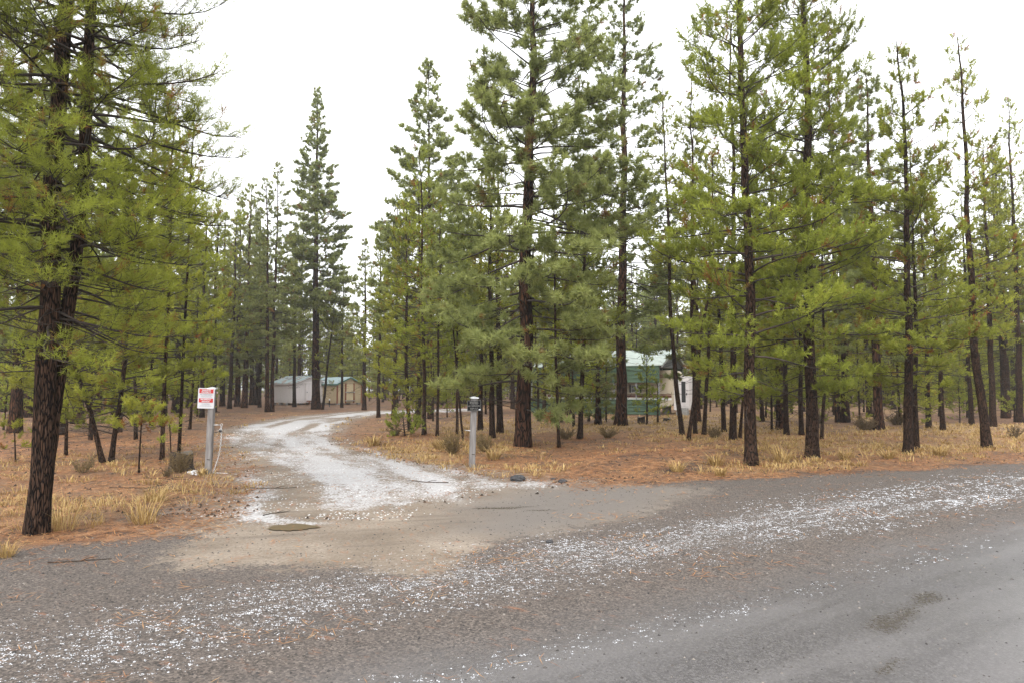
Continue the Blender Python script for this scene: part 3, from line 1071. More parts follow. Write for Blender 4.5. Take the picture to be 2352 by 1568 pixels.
# white end cap with door at the right-hand end
e = MB().prism(rounded(KX1 - 0.02, KX1 + 0.98, 0.30, 2.45, 0.10), KY0 + 0.1, KY1 - 0.4, 'y').build('entry_box', WHITE_PAINT, cam_r)
dr = MB().box(KX1 + 0.40, KX1 + 0.90, KY0 + 0.06, KY0 + 0.098, 0.55, 2.25).build('door', WHITE_PAINT, cam_r)
MB().box(KX1 + 0.50, KX1 + 0.76, KY0 + 0.05, KY0 + 0.066, 0.80, 2.12).build('pane', GLASS, dr)
MB().box(KX1 + 0.80, KX1 + 0.85, KY0 + 0.03, KY0 + 0.06, 1.25, 1.40).build('handle', DARK, dr)
s_ = MB()
s_.box(KX1 + 0.30, KX1 + 0.98, KY0 - 0.55, KY0 + 0.05, 0.0, 0.24).box(KX1 + 0.34, KX1 + 0.94, KY0 - 0.25, KY0 + 0.05, 0.241, 0.45)
s_.build('step', CONCRETE, cam_r, bevel=0.01)
for x in (-0.9, 0.1):
    w_ = MB().tube([(x, KY0 + 0.02, 0.36), (x, KY0 + 0.26, 0.36)], 0.35, 20).build('wheel', DARK, cam_r, smooth=False)
for x in (-3.2, 2.2, 4.4):
    MB().box(x - 0.2, x + 0.2, -1.2, -0.8, -0.02, 0.549).build('support_block', CONCRETE, cam_r)
tag(cam_r, 'cream camper trailer with maroon stripe parked beneath the carport', 'camper')

# a wooden stake with a small house number before the skirting
x, y, z = place(1353, 951)
st = empty('number_stake', (x, y, z))
MB().box(-0.03, 0.03, -0.02, 0.02, -0.05, 0.75).build('stake', STUMPTOP, st)
pl = MB().box(-0.18, 0.18, -0.045, -0.021, 0.62, 0.84).build('number_plate', SIGN_WHITE, st)
lettering('511', 0.26, 0.16, SIGN_GREY, pl, (0, -0.048, 0.73), bold=0.03)
tag(st, 'small wooden stake with white plate reading 511 before the carport skirt', 'sign')
# yellow canister on a peg
x, y, z = place(1313, 950)
ya = empty('yellow_bottle', (x, y, z))
MB().box(-0.025, 0.025, -0.025, 0.025, -0.05, 0.60).build('peg', STUMPTOP, ya)
MB().tube([(0, 0, 0.55), (0, 0, 0.57), (0, 0, 0.85), (0, 0, 0.93), (0, 0, 0.98)], [0.09, 0.11, 0.11, 0.05, 0.05], 12).build('bottle', YELLOW, ya, smooth=True)
tag(ya, 'yellow plastic bottle set on a peg beside a trunk near the carport', 'bottle')


# ------------------------------------------------------------------ the two gate posts, their signs, the chain
def gate_post(base, top, w, rz, name='gate_post'):
    x, y, z = place(*base)
    p1 = at(top[0], top[1], y)
    t = empty(name, (x, y, z))
    hgt = p1[2] - z
    lean = math.atan2(p1[0] - x, hgt)
    t.rotation_euler = (0, lean, rz)
    # a square timber, edges worn, knots pressed in
    N = 26
    V, F = [], []
    rr = random.Random(int(base[0]))
    h = w / 2
    prof = [(-h, -h * 0.75), (-h * 0.75, -h), (h * 0.75, -h), (h, -h * 0.75), (h, h * 0.75), (h * 0.75, h), (-h * 0.75, h), (-h, h * 0.75)]
    for i in range(N):
        zz = -0.1 + (hgt + 0.1) * i / (N - 1)
        for k, (a, b) in enumerate(prof):
            j = 1 + 0.035 * (rr.random() - 0.5) + 0.02 * math.sin(zz * 9 + k)
            V.append((a * j, b * j, zz))
    for i in range(N - 1):
        for k in range(8):
            F.append((i * 8 + k, i * 8 + (k + 1) % 8, (i + 1) * 8 + (k + 1) % 8, (i + 1) * 8 + k))
    F.append(tuple(range(8))[::-1])
    F.append(tuple(range((N - 1) * 8, N * 8)))
    me = bpy.data.meshes.new('timber')
    me.from_pydata(V, [], F)
    tb = obj('timber', me, OLDWOOD, t)
    for zz, xx in ((0.28, -0.2), (0.82, 0.25), (1.22, 0.0)):
        MB().box(xx * w - w * 0.28, xx * w + w * 0.28, -h - 0.004, -h * 0.9, zz - 0.007, zz + 0.007, Matrix.Rotation(0.12, 4, 'Y')).build('knot', STUMPWOOD, tb)
    cap = MB()
    cap.add([(-w * .72, -w * .72, hgt + .002), (w * .72, -w * .72, hgt + .002), (w * .72, w * .72, hgt + .002), (-w * .72, w * .72, hgt + .002),
             (-w * .70, -w * .70, hgt + .022), (w * .70, -w * .70, hgt + .022), (w * .70, w * .70, hgt + .022), (-w * .70, w * .70, hgt + .022), (0, 0, hgt + .05)],
            [(3, 2, 1, 0), (0, 1, 5, 4), (1, 2, 6, 5), (2, 3, 7, 6), (3, 0, 4, 7), (4, 5, 8), (5, 6, 8), (6, 7, 8), (7, 4, 8)])
    cap.build('cap', GALV, t)
    return t, hgt


def round_rect_plate(x0, x1, z0, z1, y0, y1, r):
    return MB().prism(rounded(x0, x1, z0, z1, r), y0, y1, 'y')


# left post with the bilingual red and white sign
lp, lh = gate_post((478, 1087), (488, 893), 0.115, R(6))
tag(lp, 'weathered grey wooden gate post left of the driveway, with chain hook', 'post')
lx, ly, lz = place(478, 1087)
MB().tube([(0.05, 0, lh - 0.70), (0.19, -0.005, lh - 0.695)], 0.007, 8).build('hook_rod', GALV, lp, smooth=True)
ring = [(0.205 + 0.022 * math.cos(a), 0, lh - 0.695 + 0.022 * math.sin(a)) for a in np.linspace(0, 2 * math.pi, 13)]
MB().tube(ring, 0.006, 6, False).build('hook_ring', GALV, lp, smooth=True)
p = at(473.5, 913.5, ly - 0.075)
sg = empty('private_property_sign', (p[0], p[1], p[2]))
sg.rotation_euler = (0, R(1.6), R(2))
SW, SHh = 0.318, 0.398
round_rect_plate(-SW / 2, SW / 2, -SHh / 2, SHh / 2, -0.004, 0.004, 0.018).build('panel', SIGN_WHITE, sg)
MB().box(-0.136, 0.136, -0.007, -0.0045, 0.098, 0.180).build('red_band', SIGN_RED, sg)
MB().box(-0.136, 0.136, -0.007, -0.0045, -0.083, -0.003).build('red_band', SIGN_RED, sg)
for txt, w, h_, z, mt, bo in (('PRIVATE', 0.165, 0.026, 0.157, SIGN_WHITE, 0.05), ('PROPERTY', 0.185, 0.026, 0.121, SIGN_WHITE, 0.05),
                              ('NO TRESPASSING', 0.235, 0.022, 0.071, SIGN_GREY, 0.035), 
                              ('PROPIEDAD', 0.20, 0.026, -0.024, SIGN_WHITE, 0.05), ('PRIVADA', 0.155, 0.026, -0.062, SIGN_WHITE, 0.05),
                              ('NO ENTRAR', 0.155, 0.020, -0.111, SIGN_GREY, 0.035)):
    lettering(txt, w, h_, mt, sg, (0, -0.0095, z), bold=bo)
rr = random.Random(3)
for z, w in ((0.042, 0.19), (0.024, 0.235), (-0.141, 0.21), (-0.158, 0.235)):      # print too fine to read
    m = MB()
    x = -w / 2
    while x < w / 2 - 0.01:
        l = rr.uniform(0.010, 0.034)
        m.box(x, min(x + l, w / 2), -0.0065, -0.0045, z - 0.003, z + 0.003)
        x += l + 0.005
    m.build('fine_print', SIGN_GREY, sg)
tag(sg, 'red and white bilingual PRIVATE PROPERTY sign on the left gate post', 'sign')

# right post with the black sign
rp, rh = gate_post((1084, 1072), (1089, 914), 0.125, R(14))
tag(rp, 'weathered grey wooden gate post right of the driveway, carrying the black sign', 'post')
rx_, ry_, rz_ = place(1084, 1072)
MB().tube([(-0.05, -0.01, rh - 0.70), (-0.17, -0.02, rh - 0.69), (-0.19, -0.02, rh - 0.675)], 0.008, 8).build('hook_rod', GALV, rp, smooth=True)
p = at(1089, 930.5, ry_ - 0.095)
sg = empty('posted_sign', (p[0], p[1], p[2]))
sg.rotation_euler = (0, R(-1.5), R(2))
SW, SHh = 0.305, 0.228
MB().box(-SW / 2, SW / 2, -0.004, 0.004, -SHh / 2, SHh / 2).build('panel', SIGN_BLACK, sg)
fr = MB()
a, b = SW / 2 - 0.006, SHh / 2 - 0.006
for (x0, x1, z0, z1) in ((-a, a, b - 0.005, b), (-a, a, -b, -b + 0.005), (-a, -a + 0.005, -b + 0.0085, b - 0.0085), (a - 0.005, a, -b + 0.0085, b - 0.0085)):
    fr.box(x0, x1, -0.007, -0.0045, z0, z1)
fr.build('border', SIGN_CREAM, sg)
for txt, w, h_, z, bo in (('POSTED', 0.175, 0.058, 0.058, 0.0), ('NO TRESPASSING', 0.245, 0.032, -0.006, 0.0), ('KEEP OUT', 0.170, 0.036, -0.064, 0.0)):
    lettering(txt, w, h_, SIGN_CREAM, sg, (0, -0.0065, z), bold=bo)
MB().box(0.098, 0.136, -0.0075, -0.0045, -0.100, -0.076).build('sticker', SIGN_WHITE, sg)
tag(sg, 'small black POSTED sign with white lettering on the right gate post', 'sign')


def torus(mb, c, r1, r2, rot, sides=6, seg=12, stretch=1.5):
    M = Matrix.Translation(c) @ rot.to_matrix().to_4x4()
    path = []
    for k in range(seg + 1):
        a = 2 * math.pi * k / seg
        path.append(M @ Vector((r1 * math.cos(a), 0, r1 * stretch * math.sin(a))))
    return mb.tube(path, r2, sides, False)


hk = Vector((lx, ly, lz)) + Euler((0, lp.rotation_euler.y, lp.rotation_euler.z)).to_matrix() @ Vector((0.205, 0, lh - 0.715))
ch = empty('chain', (hk.x, hk.y, lz))
bottom = Vector((-0.135, -0.01, 0.02))
topv = Vector((0, 0, hk.z - lz - 0.02))
n = 30
for k in range(n):
    f0 = k / (n - 1)
    q = topv.lerp(bottom, f0)
    q.x += 0.055 * math.sin(math.pi * f0)
    m = MB()
    ang = Euler((0, 0.12 + 0.1 * f0, (math.pi / 2) * (k % 2) + 0.3))
    torus(m, (0, 0, 0), 0.012, 0.0048, ang)
    m.build('link', GALV, ch, smooth=True, loc=q)
for k in range(10):
    m = MB()
    torus(m, (0, 0, 0), 0.012, 0.0048, Euler((R(90) if k % 2 else R(60), 0.3 * k, 0.9)))
    m.build('link', GALV, ch, smooth=True, loc=(bottom.x + 0.035 * k, bottom.y - 0.01 * k, 0.012 + 0.004 * (k % 2)))
tag(ch, 'galvanised chain hanging from the left gate post hook to the ground', 'chain')
pk = empty('padlock', (hk.x - 0.012, hk.y - 0.02, hk.z - 0.125))
MB().prism(rounded(-0.024, 0.024, 0, 0.045, 0.008), -0.012, 0.012, 'y').build('body', DARK, pk)
MB().tube([(-0.014, 0, 0.04), (-0.014, 0, 0.065), (0, 0, 0.08), (0.014, 0, 0.065), (0.014, 0, 0.04)], 0.005, 6).build('shackle', GALV, pk, smooth=True)
tag(pk, 'small dark padlock clipped near the top of the hanging chain', 'padlock')


# ------------------------------------------------------------------ stumps and rocks
def stump(px, py, r, hgt, label, seed):
    x, y, z = place(px, py)
    t = empty('tree_stump', (x, y, z), random.Random(seed).random() * 6)
    V, F, S, Rg = [], [], 22, 8
    for i in range(Rg):
        f0 = i / (Rg - 1)
        for k in range(S):
            a = 2 * math.pi * k / S
            rr = r * (1 + 0.28 * (1 - f0) ** 2.2 * (1 + 0.6 * math.sin(a * 4 + seed))) * (0.92 + 0.18 * float(vnoise(k * 0.8, f0 * 3, seed)))
            V.append((rr * math.cos(a), rr * math.sin(a), -0.06 + (hgt + 0.06) * f0 + (0.03 * math.sin(a * 2 + seed) if i == Rg - 1 else 0)))
    for i in range(Rg - 1):
        for k in range(S):
            F.append((i * S + k, i * S + (k + 1) % S, (i + 1) * S + (k + 1) % S, (i + 1) * S + k))
    me = bpy.data.meshes.new('bark')
    me.from_pydata(V, [], F)
    obj('bark', me, STUMPWOOD, t)
    top = [Vector(v) for v in V[(Rg - 1) * S:]]
    m = MB()
    m.add([p_ * 0.97 + Vector((0, 0, 0.002 + 0.03 * p_.z)) for p_ in top] + [Vector((0, 0, hgt))], [(k, (k + 1) % S, S) for k in range(S)])
    m.build('cut_face', STUMPTOP, t)
    tag(t, label, 'stump')


stump(417, 1079, 0.215, 0.36, 'dark charred tree stump with a dry shrub before it, left of driveway', 1)
stump(1473, 971, 0.17, 0.30, 'low dark stump in front of the carport skirt, left of a sapling', 2)
stump(1532, 966, 0.19, 0.14, 'very low dark stump near the camper entry step', 3)


def rock(px, py, r, label, seed, mat, squash=0.6, name='rock', rotz=0.0, group=None):
    x, y, z = place(px, py)
    rr = np.random.default_rng(seed)
    n1, n2 = 9, 14
    V, F = [], []
    ofs = rr.random((n1 + 1, n2)) * 0.34 + 0.80
    for i in range(n1 + 1):
        ph = math.pi * i / n1
        for k in range(n2):
            th = 2 * math.pi * k / n2
            q = r * ofs[i, k] if 0 < i < n1 else r * 0.9
            V.append((q * math.sin(ph) * math.cos(th) * 1.25, q * math.sin(ph) * math.sin(th), q * squash * math.cos(ph) + r * squash * 0.55))
    for i in range(n1):
        for k in range(n2):
            F.append((i * n2 + k, (i + 1) * n2 + k, (i + 1) * n2 + (k + 1) % n2, i * n2 + (k + 1) % n2))
    me = bpy.data.meshes.new(name)
    me.from_pydata(V, [], F)
    o = obj(name, me, mat, loc=(x, y, z), rot=(0, 0, rotz))
    tag(o, label, 'rock', group)
    return o


rock(1190, 1103, 0.115, 'black basalt rock, largest at the right edge of the snowy driveway mouth', 5, ROCK, 0.62)
rock(1292, 1107, 0.065, 'smaller dark rock right of the big black rock, edge of needle bank', 6, ROCK, 0.6)
rock(1270, 1101, 0.042, 'tiny dark stone lying between the two black rocks', 7, ROCK, 0.6)
rock(1262, 1245, 0.035, 'small dark stone on the gravel below the driveway mouth', 17, ROCK, 0.6)
for k, (px, py, r) in enumerate(((437, 1086, 0.05), (447, 1085, 0.06), (456, 1086, 0.055), (463, 1084, 0.04), (443, 1089, 0.035), (453, 1090, 0.04))):
    rock(px, py, r, 'white broken rock in the little heap between stump and left gate post', 20 + k, LIMESTONE, 0.6, 'white_rock', k * 1.3, 'white rocks beside the left gate post')

# ------------------------------------------------------------------ pines
def unit(a):
    return a / (np.linalg.norm(a, axis=-1, keepdims=True) + 1e-9)


def tuft_templates(sp, K, w, g, nv=6):
    """needle clusters along +z: (nv, K, 3 corners, 3)"""
    out = np.zeros((nv, K, 3, 3))
    for v in range(nv):
        if sp == 'pon':
            a0 = g.uniform(0, 0.09, K)
            ang = np.radians(g.uniform(12, 95, K))
            ln = g.uniform(0.13, 0.20, K)
        else:
            a0 = g.uniform(0, 0.17, K)
            ang = np.radians(g.uniform(28, 68, K))
            ln = g.uniform(0.065, 0.100, K)
        az = g.uniform(0, 2 * np.pi, K)
        d = np.stack([np.sin(ang) * np.cos(az), np.sin(ang) * np.sin(az), np.cos(ang)], -1)
        side = unit(np.cross(d, unit(g.normal(size=(K, 3)))))
        b = np.zeros((K, 3))
        b[:, 2] = a0
        out[v, :, 0] = b - side * w * 0.5
        out[v, :, 1] = b + side * w * 0.5
        out[v, :, 2] = b + d * ln[:, None]
    return out


def bend_path(path, n=60, wob=0.0, g=None):
    path = np.asarray(path, float)
    z = np.linspace(path[0, 2], path[-1, 2], n)
    x = np.interp(z, path[:, 2], path[:, 0])
    y = np.interp(z, path[:, 2], path[:, 1])
    for _ in range(int(n / 12)):
        x[1:-1] = (x[:-2] + 2 * x[1:-1] + x[2:]) / 4
        y[1:-1] = (y[:-2] + 2 * y[1:-1] + y[2:]) / 4
    if wob and g is not None:
        s0, s1 = g.uniform(0, 50, 2)
        k = sstep(0, 0.2, (z - z[0]) / (z[-1] - z[0]))
        x = x + wob * k * (fbm(z * 0.5 + s0, z * 0 + 1, 3) - 0.5)
        y = y + wob * k * (fbm(z * 0.5 + s1, z * 0 + 7, 4) - 0.5)
    return np.stack([x, y, z], -1)


def pine(sp, path, r0, cb, db, L, seed, d, wh=0.42, nb=5, tw=0.16, ts=0.11, tufts=1.0, dead=0.04, bark=False, flare=0.65, kmul=1.0,
         droop=0.0, rtop=0.012, size=1.0, prof_pow=None, zvis=1e9, gap=0.0):
    """one pine; path is the trunk's centre line (local). Returns trunk, limbs and needles as arrays."""
    g = np.random.default_rng(seed)
    L = L * 1.28
    C0 = bend_path(path, 70, min(0.22, 0.012 * path[-1][2]), g)
    H = C0[-1, 2]
    cen = lambda z: np.stack([np.interp(z, C0[:, 2], C0[:, 0]), np.interp(z, C0[:, 2], C0[:, 1]), z], -1)
    rad = lambda z: (r0 - rtop) * np.clip(1 - z / H, 0, 1) ** 0.85 + rtop + flare * r0 * 0.45 * np.exp(-np.clip(z, 0, None) / (1.3 * r0 + 0.12))
    # trunk
    if bark:
        sides, rings = 30, int(min(240, H / 0.05))
    else:
        sides, rings = (10, 26) if d < 40 else (7, 14)
    zz = np.concatenate([[-0.15], np.linspace(0, 1, rings) ** (1.35 if bark else 1.2) * H])
    P = cen(zz)[None]
    Rr = rad(zz)[None]
    tv, tf = tubes(P, Rr, sides)
    if bark or d < 40:
        rel = tv.reshape(len(zz), sides, 3)
        c = P[0][:, None, :]
        ang = np.arange(sides) / sides
        A, B = np.meshgrid(ang * sides, zz, indexing='xy')
        # furrowed plates: stretched ridged noise that wraps round the trunk
        k1 = 1 - np.abs(2 * vnoise((A % sides) * 0.55, B * 2.4, seed) - 1)
        k2 = vnoise((A % sides) * 0.9, B * 9.0, seed + 3)
        amt = (0.10 if bark else 0.05) * np.minimum(1, B * 0 + 1)
        rel = c + (rel - c) * (1 + amt * (k1 - 0.5) + 0.05 * (k2 - 0.5) * (1 if bark else 0.5))[..., None]
        if flare:
            lob = 1 + 0.12 * np.cos(ang * 2 * np.pi * 4 + seed)[None, :] * np.exp(-np.clip(zz, 0, None) / 0.25)[:, None]
            rel = c + (rel - c) * lob[..., None]
        tv = rel.reshape(-1, 3)
    # branches in loose whorls
    zs, az, dl = [], [], []
    z = db
    while z < H - 0.12:
        n = max(2, int(round(nb * g.uniform(0.6, 1.3))))
        a0 = g.uniform(0, 6.28)
        for k in range(n):
            zs.append(min(z + g.uniform(-0.4, 0.4) * wh, H - 0.08))
            az.append(a0 + 6.28318 * k / n + g.normal(0, 0.35))
        z += wh * g.uniform(0.7, 1.3) * (1.0 if z > cb else 0.9)
    zs, az = np.array(zs), np.array(az)
    live = zs > cb + g.normal(0, 0.06 * (H - cb), len(zs)) * (zs < cb + 0.25 * (H - cb))
    f = np.clip((zs - cb) / (H - cb), 0, 1)
    if sp == 'pon':
        prof = (1 - f) ** (prof_pow or 0.62) * np.minimum(1, 0.72 + 1.6 * f)
        e0 = np.radians(-8 + 58 * f ** 1.2 + g.normal(0, 9, len(zs)) - droop)
        curl = np.radians(g.uniform(10, 38, len(zs)))
    else:
        prof = (1 - f) ** (prof_pow or 0.72) * np.minimum(1, 0.66 + 1.8 * f)
        e0 = np.radians(6 + 46 * f ** 1.3 + g.normal(0, 10, len(zs)) - droop)
        curl = np.radians(g.uniform(6, 38, len(zs)))
    Lb = L * prof * g.uniform(0.55, 1.12, len(zs)) + 0.10
    Lb = np.where(live, Lb, L * g.uniform(0.15, 0.62, len(zs)))
    e0 = np.where(live, e0, np.radians(g.normal(-4, 16, len(zs))))
    if gap:
        keep = g.random(len(zs)) > gap
        zs, az, live, f, e0, curl, Lb = zs[keep], az[keep], live[keep], f[keep], e0[keep], curl[keep], Lb[keep]
    B, K = len(zs), 7
    s = np.linspace(0, 1, K)
    el = e0[:, None] + (curl[:, None] * (s[None] ** 1.3) - np.radians(14) * np.sin(s[None] * np.pi)) * np.where(live, 1, 0.4)[:, None]
    aa = az[:, None] + np.cumsum(g.normal(0, 0.17, (B, K)), axis=1)
    st = np.stack([np.cos(el) * np.cos(aa), np.cos(el) * np.sin(aa), np.sin(el)], -1) * (Lb / (K - 1))[:, None, None]
    BP = np.cumsum(np.concatenate([cen(zs)[:, None, :], st[:, :-1]], axis=1), axis=1)
    rb = np.clip(0.005 + 0.0105 * Lb, 0.006, 0.45 * rad(zs))
    rb = np.where(live, rb, rb * 0.6)
    minr = 0.18 * d / 683.0
    BR = np.maximum(rb[:, None] * (1 - 0.82 * s[None]), minr * (1 - 0.5 * s[None]))
    lv, lf = tubes(BP, BR, 4 if d < 25 else 3)
    # twigs
    nt = np.maximum(2, (Lb / tw).astype(int))
    nt = np.where(live, nt, np.maximum(1, nt // 2))
    nt = np.where(zs > zvis, np.maximum(2, nt // 3), nt)           # tops high above the picture carry fewer, larger sprays
    bi = np.repeat(np.arange(B), nt)
    T = len(bi)
    ss = g.uniform(0.24, 1.0, T) ** 0.70
    ss = np.where(live[bi], ss, g.uniform(0.3, 1, T))
    q = ss * (K - 1.001)
    i0 = q.astype(int)
    fr = (q - i0)[:, None]
    p0 = BP[bi, i0] * (1 - fr) + BP[bi, i0 + 1] * fr
    tg = unit(BP[bi, i0 + 1] - BP[bi, i0])
    sd = unit(np.cross(tg, np.array([0, 0, 1.0])))
    sign = np.where(g.random(T) < 0.5, -1, 1)
    a = np.radians(g.uniform(28, 68, T)) * np.where(ss > 0.93, 0.3, 1.0)
    up = g.uniform(-0.15, 0.45, T) + (0.2 if sp == 'pon' else 0.28)
    dr = unit(tg * np.cos(a)[:, None] + sd * (np.sin(a) * sign)[:, None] + np.array([0, 0, 1.0]) * up[:, None])
    tl = np.clip((0.10 + 0.46 * (1 - ss)) * Lb[bi] * g.uniform(0.5, 1.15, T), 0.07, 0.85)
    KT = 4
    s2 = np.linspace(0, 1, KT)
    dirs = unit(dr[:, None, :] + np.array([0, 0, 1.0]) * (0.35 if sp == 'pon' else 0.22) * s2[None, :, None] * g.uniform(-0.2, 1.4, T)[:, None, None] + g.normal(0, 0.09, (T, KT, 3)))
    TP = np.cumsum(np.concatenate([p0[:, None], dirs[:, :-1] * (tl / (KT - 1))[:, None, None]], axis=1), axis=1)
    TR = np.maximum(0.0045 * (1 - 0.5 * s2)[None] * np.ones((T, 1)), minr * 0.7)
    keep = np.ones(T, bool) if d < 14 else g.random(T) < (0.75 if d < 30 else 0.45)
    wv, wf = tubes(TP[keep], TR[keep], 3)
    limbs_v = np.concatenate([lv, wv])
    limbs_f = np.concatenate([lf, wf + len(lv)])
    # needles
    lt = live[bi] & (g.random(T) < 0.5 + 0.5 * tufts)
    ti = np.where(lt)[0]
    m = np.maximum(1, (tl[ti] / ts * tufts).astype(int)) + 1
    ri = np.repeat(ti, m)
    N = len(ri)
    last = np.zeros(N, bool)
    last[np.cumsum(m) - 1] = True
    lo = (0.5 if d < 35 else 0.25) if sp == 'pon' else 0.18
    sv = np.where(last, 1.0, g.uniform(lo, 1.0, N))
    q = sv * (KT - 1.001)
    i0 = q.astype(int)
    fr = (q - i0)[:, None]
    org = TP[ri, i0] * (1 - fr) + TP[ri, i0 + 1] * fr
    ax = unit(dirs[ri, i0] + np.where(last, 0.15, 0.75)[:, None] * g.normal(0, 1, (N, 3)) + np.array([0, 0, 0.25 if sp == 'pon' else 0.55]))
    w = float(np.clip((0.72 if d > 12 else 0.52) * d / 683.0, 0.005, 0.075))
    Kn = int(np.clip((520 if sp == 'pon' else 400) / d, 7, 27 if d > 12 else 34) * kmul)
    tm = tuft_templates(sp, Kn, w, g)
    vi = g.integers(0, len(tm), N)
    ref = unit(g.normal(size=(N, 3)))
    e1 = unit(np.cross(ax, ref))
    e2 = np.cross(ax, e1)
    sc_ = size * g.uniform(0.75, 1.2, N) * np.where(zs[bi[ri]] > zvis, 1.5, 1.0)
    Mx = np.stack([e1, e2, ax], -1) * sc_[:, None, None]
    tri = np.einsum('nij,nkcj->nkci', Mx, tm[vi]) + org[:, None, None, :]
    nv_ = tri.reshape(-1, 3)
    nf = np.arange(len(nv_)).reshape(-1, 3)
    # hue: young tips bright, a few browned twigs near the stem
    btint = g.normal(0, 0.045, B)
    tint = 0.25 + btint[bi[ri]] + g.normal(0, 0.055, N) + 0.10 * (sv - 0.6) + 0.05 * ss[ri]
    brown = (g.random(T) < dead * (1.9 - 1.5 * ss))[ri] | (g.random(N) < dead * 0.3)
    tint = np.where(brown, g.uniform(0.55, 0.9, N), np.clip(tint, 0.02, 0.5))
    tint = np.clip(np.repeat(tint, Kn) + g.normal(0, 0.03, N * Kn), 0, 1)
    return (tv, tf), (limbs_v, limbs_f), (nv_, nf, tint)


def pine_meshes(arrs, sp):
    """join the stems of one tree"""
    out = []
    for part in range(3):
        V, F, A, n = [], [], [], 0
        for a in arrs:
            V.append(a[part][0])
            F.append(a[part][1] + n)
            n += len(a[part][0])
            if part == 2:
                A.append(a[part][2])
        nm = ('trunk', 'limbs', 'crown')[part]
        me = mesh_np(nm, np.concatenate(V), np.concatenate(F), smooth=(part < 2), fattr={'tint': np.concatenate(A)} if part == 2 else None)
        me.materials.append(((BARK_P if sp == 'pon' else BARK_L), LIMB, (NEED_P if sp == 'pon' else NEED_L))[part])
        out.append(me)
    return out


def set_pine(meshes, loc, rz, scale, label, group=None, name='pine_tree', lean=(0, 0), cat='pine tree'):
    t = empty(name, loc, rz, lean[0], lean[1])
    t.scale = (scale, scale, scale) if isinstance(scale, (int, float)) else scale
    for me, nm in zip(meshes, ('trunk', 'limbs', 'crown')):
        obj(nm, me, None, t)
    tag(t, label, cat, group)
    return t


NTRI = [0]
BASES = []


def hero(px, py, wpx, sp, label, top=None, H=None, path=None, cb=850, db=940, L=1.5, seed=1, group=None, name='pine_tree', **kw):
    """a pine built for its own place; picture points give the trunk line, cb / db the heights where live / dead boughs start"""
    x, y, z = place(px, py)
    d = y
    pts = [(0, 0, 0)]
    for (ax_, ay_) in (path or []):
        q = at(ax_, ay_, y)
        pts.append((q[0] - x, 0.15 * (q[0] - x), q[2] - z))
    if top is not None:
        q = at(top[0], top[1], y)
        pts.append((q[0] - x, 0, q[2] - z))
    else:
        l = pts[-1]
        pts.append((l[0] * (1 + 0.15 * (H - l[2]) / max(l[2], 1)), l[1], H))
    zc = at(px, cb, y)[2] - z
    zd = max(0.25, at(px, db, y)[2] - z)
    r0 = wpx * d / FPX / 2
    BASES.append((x, y, r0))
    kw.setdefault('zvis', at(px, 0, y)[2] - z + 1.2)
    a = pine(sp, pts, r0 * 0.86, zc, min(zd, zc), L, seed, d, **kw)
    NTRI[0] += len(a[2][1]) + 2 * len(a[1][1]) + 2 * len(a[0][1])
    return set_pine(pine_meshes([a], sp), (x, y, z), 0, 1.0, label, group, name)


def forked():
    """the near left pine: one butt that parts into two stems at head height"""
    x, y, z = place(84, 1224)
    def w(pts):
        o = [(0, 0, 0)]
        for (a_, b_) in pts:
            q = at(a_, b_, y)
            o.append((q[0] - x, 0, q[2] - z))
        return o
    s1 = w([(100, 1060), (106, 860), (118, 640), (128, 400), (140, 150), (148, 0)])
    s1.append((s1[-1][0] + 0.25, 0.1, 15.0))
    s2 = w([(104, 1060), (118, 860), (150, 640), (172, 400), (184, 150), (194, 0)])
    s2 = [(p_[0], 0.10 * min(1, p_[2] / 2.0) * 1.6, p_[2]) for p_ in s2]
    s2.append((s2[-1][0] + 0.3, 0.3, 13.0))
    A = pine('lod', s1, 0.116, 3.0, 1.9, 1.50, 101, 7.8, wh=0.27, nb=6, tw=0.075, ts=0.08, tufts=1.0, dead=0.07, bark=True, droop=14, size=0.86, flare=0.35, zvis=7.5, kmul=0.62)
    Bv = pine('lod', s2, 0.085, 2.9, 2.3, 1.60, 102, 7.8, wh=0.29, nb=6, tw=0.075, ts=0.08, tufts=1.0, dead=0.07, bark=True, droop=16, size=0.86, flare=0.0, zvis=7.5, kmul=0.62)
    NTRI[0] += len(A[2][1]) + len(Bv[2][1]) + 2 * (len(A[1][1]) + len(Bv[1][1]))
    set_pine(pine_meshes([A, Bv], 'lod'), (x, y, z), 0, 1.0, 'nearest pine at far left, blackened trunk forking into two stems')


forked()
hero(236, 1063, 13, 'lod', 'young pine leaning left over the needle floor, crossing another slender trunk', path=[(220, 985), (203, 920), (176, 838), (165, 760)], H=5.8, cb=930, db=1000, L=1.15, seed=7, wh=0.30, dead=0.02, kmul=1.0)
hero(255, 1062, 13, 'lod', 'slender pine curving right beside the left-leaning young pine', path=[(262, 1000), (276, 920), (288, 800), (290, 660)], H=7.5, cb=950, db=990, L=1.3, seed=8, wh=0.30, dead=0.02)
hero(372, 1056, 11, 'lod', 'straight thin dark pine between the sapling and the stump', path=[(376, 930), (384, 763)], H=8.2, cb=840, db=900, L=1.1, seed=9, wh=0.34)
hero(411, 1041, 9, 'lod', 'thin dark pine rising just behind the charred stump', path=[(419, 870), (430, 660)], H=9.0, cb=850, db=900, L=1.1, seed=10, wh=0.34)
hero(151, 1047, 9, 'lod', 'thin young pine just right of the nearest forked trunk', H=5.6, cb=950, db=1000, L=1.2, seed=12, wh=0.32, dead=0.02)
hero(139, 999, 18, 'lod', 'middle-sized pine behind the nearest forked trunk', H=13.5, cb=760, db=900, L=1.5, seed=13)
